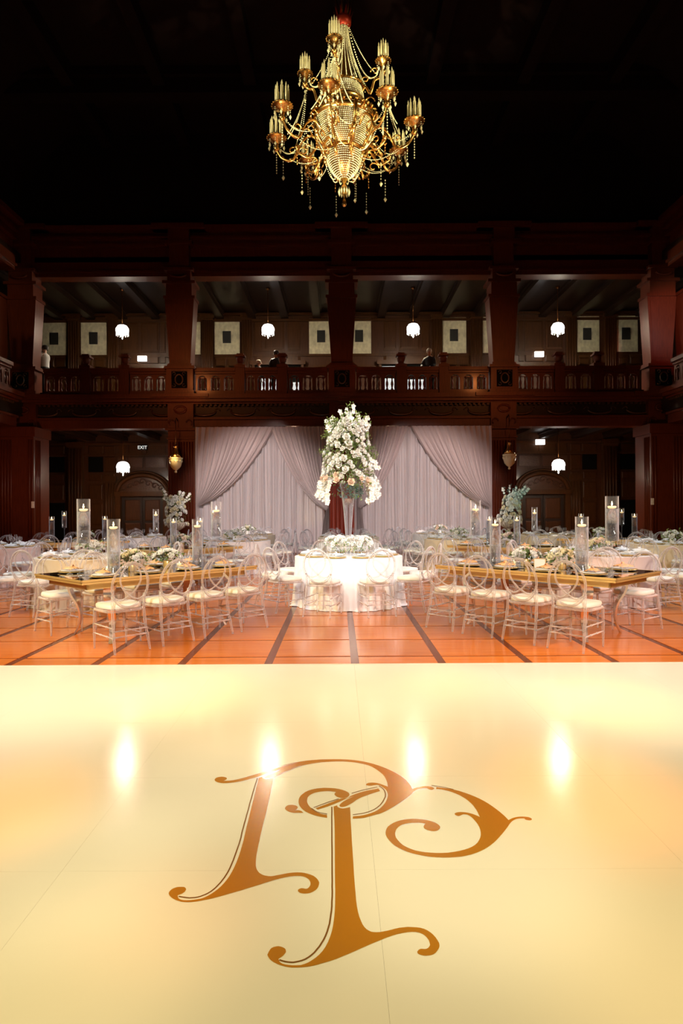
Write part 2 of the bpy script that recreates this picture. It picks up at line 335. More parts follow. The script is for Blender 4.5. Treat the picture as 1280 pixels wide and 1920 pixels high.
MONO = json.loads('{"f":[[[-0.691,3.566],[-0.692,3.576],[-0.69,3.587],[-0.686,3.596],[-0.679,3.602],[-0.67,3.606],[-0.66,3.608],[-0.651,3.607],[-0.642,3.603],[-0.634,3.598],[-0.63,3.593],[-0.627,3.586],[-0.626,3.579],[-0.627,3.573],[-0.629,3.567],[-0.632,3.562],[-0.635,3.558],[-0.638,3.555],[-0.64,3.553],[-0.631,3.554],[-0.617,3.555],[-0.603,3.557],[-0.59,3.561],[-0.576,3.567],[-0.56,3.575],[-0.543,3.586],[-0.525,3.599],[-0.506,3.614],[-0.487,3.628],[-0.467,3.644],[-0.446,3.661],[-0.425,3.678],[-0.403,3.696],[-0.381,3.714],[-0.359,3.731],[-0.336,3.748],[-0.314,3.764],[-0.283,3.782],[-0.253,3.8],[-0.244,3.806],[-0.277,3.789],[-0.332,3.76],[-0.362,3.744],[-0.346,3.757],[-0.306,3.782],[-0.265,3.805],[-0.232,3.82],[-0.199,3.832],[-0.164,3.841],[-0.124,3.848],[-0.081,3.852],[-0.039,3.853],[0.001,3.852],[0.042,3.847],[0.078,3.839],[0.11,3.828],[0.139,3.814],[0.166,3.798],[0.194,3.778],[0.22,3.756],[0.244,3.733],[0.266,3.709],[0.286,3.684],[0.305,3.658],[0.322,3.632],[0.337,3.605],[0.349,3.578],[0.36,3.552],[0.367,3.527],[0.373,3.502],[0.378,3.477],[0.38,3.453],[0.382,3.437],[0.39,3.442],[0.401,3.45],[0.412,3.457],[0.422,3.462],[0.432,3.468],[0.442,3.471],[0.452,3.472],[0.462,3.472],[0.471,3.471],[0.479,3.469],[0.486,3.466],[0.491,3.462],[0.495,3.456],[0.498,3.449],[0.499,3.442],[0.496,3.436],[0.491,3.43],[0.486,3.426],[0.481,3.425],[0.477,3.427],[0.472,3.43],[0.468,3.435],[0.465,3.441],[0.46,3.446],[0.454,3.448],[0.447,3.449],[0.439,3.448],[0.43,3.445],[0.419,3.44],[0.409,3.434],[0.401,3.425],[0.393,3.415],[0.384,3.403],[0.377,3.39],[0.369,3.375],[0.358,3.356],[0.342,3.333],[0.322,3.306],[0.303,3.281],[0.285,3.258],[0.268,3.236],[0.25,3.216],[0.233,3.197],[0.217,3.181],[0.201,3.167],[0.187,3.157],[0.174,3.151],[0.161,3.144],[0.145,3.135],[0.129,3.126],[0.113,3.118],[0.093,3.114],[0.073,3.112],[0.059,3.111],[0.059,3.118],[0.06,3.127],[0.06,3.134],[0.074,3.137],[0.094,3.14],[0.114,3.147],[0.132,3.156],[0.15,3.168],[0.167,3.181],[0.181,3.196],[0.193,3.212],[0.204,3.23],[0.215,3.251],[0.224,3.272],[0.232,3.295],[0.238,3.317],[0.243,3.34],[0.246,3.361],[0.247,3.381],[0.246,3.4],[0.244,3.417],[0.241,3.43],[0.237,3.442],[0.231,3.453],[0.224,3.465],[0.216,3.478],[0.208,3.486],[0.201,3.49],[0.194,3.49],[0.187,3.488],[0.179,3.486],[0.172,3.482],[0.164,3.48],[0.156,3.48],[0.148,3.483],[0.143,3.486],[0.139,3.49],[0.138,3.494],[0.139,3.499],[0.142,3.505],[0.147,3.512],[0.153,3.517],[0.163,3.519],[0.174,3.52],[0.185,3.519],[0.195,3.516],[0.205,3.512],[0.216,3.504],[0.229,3.492],[0.244,3.477],[0.254,3.467],[0.255,3.479],[0.255,3.497],[0.255,3.519],[0.253,3.544],[0.25,3.574],[0.245,3.603],[0.237,3.631],[0.226,3.658],[0.214,3.684],[0.201,3.708],[0.187,3.731],[0.171,3.751],[0.153,3.767],[0.132,3.78],[0.111,3.791],[0.089,3.801],[0.066,3.808],[0.043,3.813],[0.021,3.817],[-0.001,3.818],[-0.025,3.818],[-0.052,3.816],[-0.079,3.812],[-0.108,3.807],[-0.137,3.798],[-0.166,3.787],[-0.195,3.773],[-0.222,3.758],[-0.247,3.74],[-0.273,3.718],[-0.306,3.682],[-0.34,3.642],[-0.351,3.626],[-0.318,3.661],[-0.263,3.72],[-0.226,3.76],[-0.229,3.76],[-0.25,3.742],[-0.272,3.721],[-0.287,3.702],[-0.301,3.682],[-0.315,3.663],[-0.327,3.646],[-0.338,3.63],[-0.348,3.617],[-0.356,3.607],[-0.362,3.598],[-0.369,3.592],[-0.379,3.587],[-0.39,3.583],[-0.4,3.582],[-0.408,3.583],[-0.414,3.587],[-0.417,3.592],[-0.416,3.601],[-0.412,3.612],[-0.405,3.624],[-0.393,3.636],[-0.379,3.65],[-0.367,3.663],[-0.356,3.678],[-0.346,3.693],[-0.34,3.704],[-0.35,3.698],[-0.364,3.69],[-0.378,3.681],[-0.391,3.67],[-0.404,3.658],[-0.417,3.647],[-0.428,3.635],[-0.439,3.624],[-0.45,3.613],[-0.461,3.603],[-0.472,3.594],[-0.484,3.585],[-0.497,3.576],[-0.511,3.565],[-0.525,3.556],[-0.539,3.548],[-0.554,3.541],[-0.568,3.535],[-0.582,3.53],[-0.597,3.526],[-0.611,3.524],[-0.624,3.523],[-0.637,3.523],[-0.648,3.525],[-0.658,3.529],[-0.668,3.534],[-0.676,3.541],[-0.682,3.548],[-0.688,3.557]],[[-0.451,3.588],[-0.446,3.593],[-0.439,3.599],[-0.434,3.604],[-0.433,3.599],[-0.432,3.591],[-0.429,3.585],[-0.424,3.579],[-0.417,3.573],[-0.408,3.57],[-0.395,3.573],[-0.381,3.579],[-0.37,3.584],[-0.369,3.497],[-0.366,3.373],[-0.365,3.257],[-0.364,3.159],[-0.365,3.068],[-0.365,2.996],[-0.365,2.956],[-0.365,2.936],[-0.364,2.912],[-0.364,2.872],[-0.363,2.828],[-0.362,2.789],[-0.36,2.757],[-0.357,2.729],[-0.354,2.705],[-0.35,2.687],[-0.345,2.673],[-0.339,2.661],[-0.332,2.65],[-0.323,2.641],[-0.314,2.634],[-0.304,2.63],[-0.294,2.627],[-0.283,2.626],[-0.272,2.628],[-0.26,2.633],[-0.246,2.637],[-0.23,2.643],[-0.211,2.649],[-0.193,2.652],[-0.178,2.653],[-0.163,2.652],[-0.149,2.649],[-0.135,2.643],[-0.122,2.636],[-0.11,2.627],[-0.101,2.616],[-0.094,2.604],[-0.089,2.592],[-0.086,2.581],[-0.086,2.57],[-0.087,2.56],[-0.089,2.549],[-0.093,2.538],[-0.099,2.528],[-0.105,2.521],[-0.113,2.514],[-0.121,2.509],[-0.13,2.507],[-0.139,2.506],[-0.147,2.507],[-0.154,2.509],[-0.16,2.513],[-0.164,2.518],[-0.167,2.522],[-0.167,2.527],[-0.167,2.532],[-0.164,2.536],[-0.159,2.54],[-0.154,2.542],[-0.147,2.541],[-0.14,2.538],[-0.133,2.538],[-0.128,2.543],[-0.124,2.551],[-0.121,2.56],[-0.12,2.57],[-0.121,2.581],[-0.124,2.592],[-0.128,2.602],[-0.135,2.61],[-0.142,2.617],[-0.152,2.623],[-0.163,2.626],[-0.175,2.627],[-0.19,2.626],[-0.206,2.623],[-0.223,2.618],[-0.243,2.61],[-0.264,2.6],[-0.285,2.589],[-0.304,2.578],[-0.324,2.566],[-0.344,2.555],[-0.366,2.543],[-0.388,2.53],[-0.412,2.518],[-0.437,2.505],[-0.464,2.491],[-0.487,2.48],[-0.505,2.473],[-0.52,2.468],[-0.535,2.463],[-0.55,2.459],[-0.565,2.456],[-0.578,2.455],[-0.591,2.456],[-0.604,2.458],[-0.616,2.463],[-0.628,2.469],[-0.64,2.477],[-0.65,2.486],[-0.657,2.494],[-0.663,2.503],[-0.667,2.512],[-0.668,2.521],[-0.666,2.53],[-0.663,2.538],[-0.658,2.545],[-0.651,2.55],[-0.644,2.554],[-0.635,2.555],[-0.625,2.555],[-0.617,2.554],[-0.612,2.55],[-0.608,2.544],[-0.605,2.537],[-0.606,2.53],[-0.607,2.523],[-0.611,2.515],[-0.616,2.509],[-0.624,2.503],[-0.629,2.498],[-0.627,2.493],[-0.624,2.485],[-0.62,2.479],[-0.614,2.474],[-0.606,2.47],[-0.597,2.468],[-0.586,2.467],[-0.574,2.468],[-0.562,2.47],[-0.549,2.473],[-0.536,2.477],[-0.524,2.484],[-0.512,2.495],[-0.501,2.508],[-0.491,2.523],[-0.481,2.54],[-0.472,2.559],[-0.464,2.581],[-0.457,2.605],[-0.451,2.631],[-0.446,2.662],[-0.442,2.697],[-0.439,2.737],[-0.437,2.779],[-0.436,2.82],[-0.436,2.863],[-0.436,2.913],[-0.438,2.972],[-0.44,3.037],[-0.441,3.099],[-0.442,3.148],[-0.443,3.193],[-0.444,3.258],[-0.446,3.368],[-0.449,3.496]],[[-0.034,3.239],[-0.029,3.243],[-0.022,3.248],[-0.017,3.252],[-0.016,3.247],[-0.015,3.24],[-0.012,3.233],[-0.006,3.226],[0.002,3.22],[0.012,3.218],[0.025,3.221],[0.039,3.227],[0.048,3.232],[0.049,3.174],[0.049,3.089],[0.05,2.991],[0.051,2.875],[0.053,2.747],[0.054,2.642],[0.055,2.58],[0.056,2.541],[0.057,2.505],[0.058,2.463],[0.06,2.424],[0.063,2.39],[0.067,2.362],[0.072,2.339],[0.077,2.319],[0.083,2.304],[0.09,2.292],[0.098,2.284],[0.106,2.278],[0.114,2.276],[0.124,2.275],[0.136,2.276],[0.149,2.279],[0.163,2.283],[0.177,2.288],[0.192,2.294],[0.208,2.299],[0.222,2.301],[0.237,2.303],[0.252,2.302],[0.267,2.301],[0.281,2.298],[0.294,2.292],[0.305,2.283],[0.315,2.271],[0.322,2.259],[0.328,2.245],[0.332,2.231],[0.335,2.218],[0.335,2.207],[0.333,2.197],[0.329,2.188],[0.323,2.178],[0.316,2.168],[0.308,2.161],[0.299,2.157],[0.29,2.155],[0.281,2.154],[0.273,2.155],[0.265,2.158],[0.259,2.162],[0.256,2.165],[0.255,2.17],[0.255,2.174],[0.258,2.179],[0.262,2.184],[0.268,2.188],[0.274,2.188],[0.282,2.187],[0.288,2.188],[0.294,2.192],[0.299,2.199],[0.303,2.207],[0.303,2.218],[0.302,2.231],[0.298,2.243],[0.293,2.254],[0.285,2.264],[0.275,2.271],[0.263,2.275],[0.248,2.276],[0.232,2.274],[0.215,2.27],[0.196,2.264],[0.177,2.256],[0.157,2.246],[0.137,2.234],[0.116,2.222],[0.093,2.208],[0.069,2.193],[0.046,2.178],[0.025,2.165],[0.004,2.153],[-0.016,2.141],[-0.037,2.131],[-0.057,2.123],[-0.076,2.115],[-0.094,2.109],[-0.11,2.105],[-0.126,2.103],[-0.143,2.102],[-0.16,2.102],[-0.176,2.105],[-0.191,2.11],[-0.206,2.117],[-0.218,2.125],[-0.228,2.133],[-0.236,2.142],[-0.241,2.151],[-0.244,2.157],[-0.246,2.163],[-0.245,2.169],[-0.243,2.178],[-0.24,2.188],[-0.236,2.196],[-0.229,2.201],[-0.221,2.204],[-0.213,2.205],[-0.205,2.203],[-0.197,2.199],[-0.191,2.194],[-0.187,2.188],[-0.186,2.182],[-0.185,2.176],[-0.187,2.17],[-0.19,2.164],[-0.193,2.158],[-0.198,2.152],[-0.203,2.147],[-0.207,2.143],[-0.206,2.138],[-0.203,2.131],[-0.199,2.125],[-0.192,2.12],[-0.182,2.116],[-0.172,2.114],[-0.159,2.112],[-0.145,2.112],[-0.132,2.113],[-0.12,2.118],[-0.108,2.125],[-0.097,2.135],[-0.085,2.147],[-0.074,2.161],[-0.063,2.179],[-0.053,2.201],[-0.045,2.225],[-0.038,2.253],[-0.032,2.284],[-0.028,2.318],[-0.025,2.355],[-0.023,2.395],[-0.022,2.439],[-0.022,2.486],[-0.022,2.529],[-0.023,2.575],[-0.024,2.643],[-0.025,2.749],[-0.026,2.876],[-0.027,2.992],[-0.029,3.091],[-0.032,3.179]],[[-0.276,3.22],[-0.275,3.231],[-0.272,3.242],[-0.268,3.251],[-0.261,3.257],[-0.253,3.259],[-0.245,3.26],[-0.237,3.259],[-0.229,3.255],[-0.222,3.251],[-0.217,3.245],[-0.214,3.239],[-0.212,3.233],[-0.213,3.225],[-0.215,3.217],[-0.217,3.21],[-0.219,3.206],[-0.222,3.203],[-0.223,3.201],[-0.217,3.202],[-0.208,3.202],[-0.2,3.199],[-0.192,3.192],[-0.185,3.182],[-0.18,3.175],[-0.186,3.174],[-0.195,3.173],[-0.204,3.173],[-0.214,3.173],[-0.224,3.173],[-0.233,3.175],[-0.242,3.179],[-0.251,3.184],[-0.259,3.191],[-0.266,3.2],[-0.272,3.21]],[[-0.124,3.222],[-0.107,3.236],[-0.082,3.256],[-0.058,3.276],[-0.036,3.295],[-0.014,3.315],[0.004,3.329],[0.017,3.333],[0.028,3.332],[0.037,3.334],[0.044,3.342],[0.051,3.354],[0.062,3.366],[0.079,3.381],[0.101,3.397],[0.124,3.411],[0.152,3.425],[0.182,3.437],[0.203,3.446],[0.205,3.437],[0.208,3.424],[0.21,3.414],[0.195,3.405],[0.174,3.391],[0.153,3.376],[0.134,3.361],[0.114,3.346],[0.097,3.329],[0.083,3.312],[0.071,3.293],[0.06,3.277],[0.049,3.263],[0.039,3.252],[0.03,3.243],[0.021,3.237],[0.013,3.233],[0.006,3.233],[0.001,3.235],[-0.003,3.241],[-0.005,3.248],[-0.004,3.258],[0.001,3.269],[0.007,3.281],[0.015,3.294],[0.026,3.308],[0.037,3.321],[0.049,3.333],[0.062,3.344],[0.072,3.352],[0.061,3.346],[0.046,3.337],[0.031,3.326],[0.017,3.313],[0.004,3.299],[-0.011,3.284],[-0.028,3.269],[-0.046,3.254],[-0.063,3.24],[-0.082,3.227],[-0.1,3.215],[-0.112,3.206],[-0.116,3.211],[-0.12,3.217]],[[-0.064,3.12],[-0.078,3.125],[-0.098,3.132],[-0.118,3.142],[-0.137,3.155],[-0.155,3.17],[-0.172,3.187],[-0.185,3.206],[-0.196,3.227],[-0.204,3.248],[-0.209,3.267],[-0.212,3.287],[-0.213,3.306],[-0.213,3.326],[-0.21,3.347],[-0.205,3.367],[-0.196,3.386],[-0.185,3.406],[-0.171,3.422],[-0.157,3.434],[-0.14,3.443],[-0.123,3.45],[-0.105,3.454],[-0.087,3.457],[-0.067,3.456],[-0.046,3.454],[-0.025,3.449],[-0.005,3.441],[0.012,3.431],[0.027,3.418],[0.038,3.405],[0.045,3.393],[0.047,3.382],[0.048,3.37],[0.045,3.359],[0.04,3.348],[0.034,3.339],[0.026,3.335],[0.016,3.334],[0.007,3.334],[-0.002,3.337],[-0.01,3.342],[-0.017,3.348],[-0.023,3.357],[-0.028,3.368],[-0.031,3.378],[-0.029,3.389],[-0.026,3.399],[-0.023,3.406],[-0.034,3.409],[-0.05,3.414],[-0.067,3.416],[-0.083,3.415],[-0.1,3.412],[-0.115,3.407],[-0.129,3.4],[-0.141,3.391],[-0.151,3.38],[-0.159,3.368],[-0.165,3.354],[-0.169,3.339],[-0.17,3.322],[-0.17,3.304],[-0.168,3.286],[-0.164,3.269],[-0.158,3.251],[-0.151,3.234],[-0.141,3.217],[-0.131,3.199],[-0.12,3.184],[-0.11,3.174],[-0.1,3.166],[-0.091,3.16],[-0.081,3.155],[-0.071,3.153],[-0.065,3.151],[-0.065,3.142],[-0.064,3.129]],[[0.512,3.459],[0.535,3.452],[0.568,3.442],[0.599,3.428],[0.625,3.411],[0.649,3.39],[0.672,3.368],[0.693,3.344],[0.713,3.318],[0.73,3.291],[0.746,3.261],[0.759,3.231],[0.77,3.203],[0.779,3.177],[0.786,3.154],[0.792,3.133],[0.796,3.115],[0.799,3.099],[0.801,3.089],[0.808,3.095],[0.82,3.105],[0.831,3.112],[0.842,3.117],[0.854,3.121],[0.866,3.123],[0.879,3.123],[0.893,3.121],[0.903,3.118],[0.91,3.112],[0.914,3.105],[0.915,3.098],[0.913,3.092],[0.909,3.088],[0.903,3.085],[0.897,3.085],[0.889,3.088],[0.883,3.092],[0.881,3.096],[0.881,3.102],[0.877,3.105],[0.867,3.105],[0.854,3.104],[0.84,3.099],[0.829,3.091],[0.818,3.081],[0.806,3.066],[0.793,3.046],[0.779,3.022],[0.763,2.997],[0.745,2.969],[0.725,2.94],[0.706,2.913],[0.687,2.888],[0.667,2.865],[0.648,2.845],[0.627,2.826],[0.606,2.81],[0.585,2.796],[0.563,2.784],[0.54,2.775],[0.516,2.767],[0.49,2.763],[0.462,2.76],[0.435,2.76],[0.409,2.762],[0.383,2.766],[0.358,2.773],[0.333,2.783],[0.309,2.795],[0.287,2.809],[0.269,2.825],[0.253,2.842],[0.239,2.86],[0.228,2.881],[0.219,2.903],[0.212,2.924],[0.208,2.942],[0.206,2.96],[0.207,2.978],[0.21,2.997],[0.215,3.016],[0.223,3.034],[0.235,3.05],[0.249,3.066],[0.265,3.079],[0.283,3.09],[0.304,3.099],[0.324,3.104],[0.346,3.106],[0.368,3.105],[0.388,3.101],[0.406,3.096],[0.422,3.088],[0.436,3.079],[0.447,3.069],[0.456,3.056],[0.462,3.044],[0.465,3.033],[0.465,3.022],[0.462,3.012],[0.457,3.003],[0.45,2.994],[0.441,2.988],[0.431,2.986],[0.421,2.987],[0.411,2.991],[0.402,2.996],[0.394,3.005],[0.389,3.013],[0.388,3.023],[0.389,3.032],[0.392,3.041],[0.395,3.048],[0.398,3.054],[0.401,3.058],[0.394,3.061],[0.384,3.065],[0.371,3.067],[0.355,3.067],[0.337,3.066],[0.32,3.062],[0.305,3.057],[0.292,3.05],[0.28,3.04],[0.269,3.025],[0.26,3.008],[0.254,2.99],[0.25,2.97],[0.249,2.95],[0.251,2.929],[0.257,2.907],[0.265,2.885],[0.275,2.865],[0.289,2.848],[0.305,2.833],[0.323,2.82],[0.344,2.811],[0.366,2.804],[0.39,2.8],[0.414,2.797],[0.439,2.797],[0.465,2.799],[0.49,2.805],[0.515,2.813],[0.538,2.823],[0.559,2.834],[0.577,2.847],[0.593,2.862],[0.608,2.881],[0.62,2.903],[0.63,2.925],[0.638,2.949],[0.643,2.974],[0.646,2.998],[0.647,3.022],[0.646,3.045],[0.643,3.068],[0.638,3.093],[0.632,3.117],[0.624,3.135],[0.616,3.145],[0.607,3.148],[0.598,3.149],[0.589,3.144],[0.58,3.136],[0.572,3.131],[0.566,3.133],[0.56,3.139],[0.557,3.145],[0.555,3.151],[0.556,3.157],[0.56,3.163],[0.567,3.168],[0.576,3.172],[0.587,3.174],[0.599,3.173],[0.612,3.17],[0.624,3.165],[0.634,3.159],[0.644,3.152],[0.652,3.144],[0.66,3.136],[0.667,3.127],[0.671,3.121],[0.671,3.141],[0.671,3.169],[0.67,3.197],[0.667,3.221],[0.664,3.245],[0.658,3.269],[0.651,3.293],[0.642,3.316],[0.631,3.337],[0.618,3.359],[0.602,3.379],[0.586,3.396],[0.569,3.41],[0.551,3.421],[0.536,3.429],[0.524,3.433],[0.514,3.434],[0.508,3.434],[0.509,3.441],[0.511,3.451]]],"l":[[[0.06,3.151],[0.07,3.153],[0.084,3.157],[0.1,3.162],[0.115,3.167],[0.127,3.174],[0.139,3.181],[0.151,3.19],[0.162,3.2],[0.172,3.211],[0.182,3.224],[0.191,3.238],[0.2,3.253],[0.208,3.271],[0.216,3.291],[0.222,3.311],[0.227,3.328],[0.231,3.341],[0.233,3.353],[0.234,3.363],[0.235,3.375],[0.235,3.389],[0.234,3.403],[0.233,3.418],[0.23,3.431],[0.225,3.445],[0.219,3.458],[0.212,3.47],[0.208,3.478]],[[-0.458,3.585],[-0.458,3.553],[-0.459,3.508],[-0.459,3.456],[-0.459,3.401],[-0.458,3.343],[-0.458,3.28],[-0.456,3.216],[-0.456,3.16],[-0.455,3.112],[-0.455,3.069],[-0.454,3.031],[-0.454,2.997],[-0.453,2.972],[-0.452,2.953],[-0.451,2.936],[-0.451,2.913],[-0.451,2.882],[-0.452,2.848],[-0.453,2.812],[-0.454,2.779],[-0.455,2.748],[-0.457,2.717],[-0.459,2.688],[-0.462,2.662],[-0.466,2.639],[-0.47,2.618],[-0.475,2.599],[-0.48,2.581],[-0.486,2.565],[-0.492,2.549],[-0.499,2.535],[-0.506,2.523],[-0.514,2.513],[-0.523,2.504],[-0.532,2.497],[-0.541,2.491],[-0.55,2.487],[-0.56,2.484],[-0.57,2.483],[-0.58,2.482],[-0.591,2.484],[-0.604,2.487],[-0.615,2.49],[-0.623,2.492]],[[-0.043,3.236],[-0.042,3.195],[-0.042,3.136],[-0.041,3.066],[-0.04,2.992],[-0.039,2.908],[-0.037,2.812],[-0.036,2.719],[-0.035,2.643],[-0.034,2.589],[-0.034,2.55],[-0.033,2.518],[-0.033,2.486],[-0.034,2.454],[-0.034,2.425],[-0.035,2.399],[-0.037,2.373],[-0.039,2.347],[-0.041,2.323],[-0.045,2.3],[-0.049,2.278],[-0.054,2.257],[-0.06,2.237],[-0.067,2.219],[-0.074,2.202],[-0.082,2.187],[-0.09,2.172],[-0.099,2.16],[-0.108,2.15],[-0.118,2.141],[-0.128,2.135],[-0.138,2.131],[-0.148,2.128],[-0.156,2.126],[-0.164,2.126],[-0.171,2.127],[-0.178,2.128],[-0.185,2.13],[-0.193,2.133],[-0.2,2.136],[-0.204,2.138]],[[0.059,3.388],[0.071,3.396],[0.087,3.407],[0.106,3.419],[0.125,3.43],[0.144,3.439],[0.165,3.449],[0.184,3.457],[0.198,3.463]],[[-0.133,3.228],[-0.122,3.238],[-0.105,3.252],[-0.087,3.267],[-0.07,3.281],[-0.053,3.294],[-0.035,3.307],[-0.019,3.318],[-0.008,3.326]],[[-0.144,3.222],[-0.139,3.214],[-0.132,3.203],[-0.124,3.192],[-0.114,3.182],[-0.102,3.174],[-0.088,3.168],[-0.074,3.163],[-0.065,3.159]],[[0.49,3.481],[0.501,3.477],[0.515,3.471],[0.532,3.465],[0.547,3.458],[0.562,3.451],[0.577,3.442],[0.59,3.434],[0.599,3.428]]]}')
mg = empty('floor_monogram', (0, 0, .004), label='large brown-gold interlaced double P monogram printed on the dance floor', cat='monogram')
for k, p in enumerate(MONO['f']): flat_poly(['bowl_stroke', 'stem', 'stem', 'curl', 'crossbar', 'loop', 'bowl_stroke'][k], p, M['print'], .0008, mg)
for k, p in enumerate(MONO['l']):
    mb = MB(); w_ = .0032; n = len(p)
    L = []
    for i in range(n):
        a = Vector(p[max(i-1, 0)]); c = Vector(p[min(i+1, n-1)]); t = (c-a).normalized(); nn = Vector((-t.y, t.x))
        L.append(((p[i][0]+nn.x*w_), (p[i][1]+nn.y*w_), .0011)); L.append(((p[i][0]-nn.x*w_), (p[i][1]-nn.y*w_), .0011))
    mb.add(L, [(2*i+1, 2*i+3, 2*i+2, 2*i) for i in range(n-1)]); mb.build('thin_outline', M['printl'], mg)

# ================= HALL SHELL =================
Y0, YW = 22.5, 28.0
struct('wall_left', MB().box(-16.3, -16, -8, 28.3, 0, 15), M['woodd'])
struct('wall_right', MB().box(16.3, 16.6, -8, 28.3, 0, 15), M['woodd'])
struct('wall_front', MB().box(-16.3, 16.6, -8.3, -8, 0, 15), M['woodd'])
# ceiling with deep coffers: beams are pieces of it
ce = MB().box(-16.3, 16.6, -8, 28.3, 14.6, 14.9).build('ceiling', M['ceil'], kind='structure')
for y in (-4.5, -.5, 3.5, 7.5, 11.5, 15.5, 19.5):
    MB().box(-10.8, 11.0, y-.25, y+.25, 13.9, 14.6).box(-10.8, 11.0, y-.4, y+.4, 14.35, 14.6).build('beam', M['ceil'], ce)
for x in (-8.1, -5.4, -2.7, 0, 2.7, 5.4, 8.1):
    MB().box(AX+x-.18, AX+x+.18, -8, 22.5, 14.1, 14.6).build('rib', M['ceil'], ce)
# cove at both sides
for sx in (-1, 1):
    mb = MB(); n = 8
    mb.grid(lambda u, v: (AX+sx*(11.0-2.4*(1-cos(u*pi/2))), -8+30.5*v, 11.2+3.4*sin(u*pi/2)), n, 1)
    mb.build('cove', M['ceil'], ce)

# gallery floors and the ceilings below them
mb = MB(); mb.box(-16, 16.3, 22.55, 28, 4.75, 5.6); mb.box(-16, -11.0+AX, -8, 22.55, 4.75, 5.6); mb.box(11.0+AX, 16.3, -8, 22.55, 4.75, 5.6)
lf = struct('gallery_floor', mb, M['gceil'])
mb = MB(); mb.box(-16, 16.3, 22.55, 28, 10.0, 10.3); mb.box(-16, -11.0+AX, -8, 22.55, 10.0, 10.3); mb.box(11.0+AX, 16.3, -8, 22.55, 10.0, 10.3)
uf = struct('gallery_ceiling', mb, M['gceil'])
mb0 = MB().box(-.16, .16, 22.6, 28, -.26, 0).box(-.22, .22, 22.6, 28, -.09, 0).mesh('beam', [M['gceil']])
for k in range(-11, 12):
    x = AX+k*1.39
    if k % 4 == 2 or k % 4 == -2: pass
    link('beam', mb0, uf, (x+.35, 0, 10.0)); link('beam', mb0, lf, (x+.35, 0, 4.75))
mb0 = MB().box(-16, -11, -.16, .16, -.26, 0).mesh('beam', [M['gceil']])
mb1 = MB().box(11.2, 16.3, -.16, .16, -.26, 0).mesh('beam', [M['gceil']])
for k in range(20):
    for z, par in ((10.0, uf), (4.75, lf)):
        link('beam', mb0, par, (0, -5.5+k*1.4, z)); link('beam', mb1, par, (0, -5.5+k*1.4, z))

# ================= BACK WALL =================
wb = MB().box(-16, 16.3, 28.0, 28.3, 0, 15).build('wall_back', M['woodd'], kind='structure')
PAN = MB().cham(-.5, .5, -.04, 0, -.5, .5, .06).mesh('panel', [M['woodp']])
PANF = MB().box(-.5, .5, -.03, 0, -.5, .5).cham(-.44, .44, -.05, -.03, -.44, .44, .05).mesh('panel', [M['woodp']])
def s2x(px, Y=28.0): return (px-635)*Y/1215
def s2z(py, Y=28.0): return (955-py)*Y/1215+1.49
def panel(px0, px1, py0, py1, me=PAN, m=None, name='panel', y=28.0, par=wb):
    x0, x1 = s2x(px0), s2x(px1); z0, z1 = s2z(py1), s2z(py0)
    o = link(name, me, par, ((x0+x1)/2, y, (z0+z1)/2)); o.scale = (x1-x0, 1, z1-z0); return o
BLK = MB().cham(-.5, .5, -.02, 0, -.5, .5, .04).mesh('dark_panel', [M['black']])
CRM = MB().box(-.5, .5, -.05, 0, -.5, .5).mesh('fabric_panel', [M['cream']])
CAR = MB().box(-.5, .5, -.05, 0, -.5, .5).mesh('carved_panel', [M['carve']])
def mir(a): return 1285-a
def flute(px0, px1, z0, z1, y=28.0, dep=.18, name='pilaster', par=wb, n=None, m='woodp'):
    x0, x1 = (s2x(px0), s2x(px1)) if px0 > 20 or True else (px0, px1)
    mb = MB().box(x0, x1, y-dep, y, z0, z1); n = n or max(3, int((x1-x0)/.11)); st = (x1-x0)/n
    for i in range(n): mb.tube([(x0+st*(i+.5), y-dep, z0+.25), (x0+st*(i+.5), y-dep, z1-.3)], st*.33, 6)
    mb.box(x0-.05, x1+.05, y-dep-.05, y, z0, z0+.22); mb.box(x0-.05, x1+.05, y-dep-.05, y, z1-.22, z1)
    return mb.build(name, M[m], par)
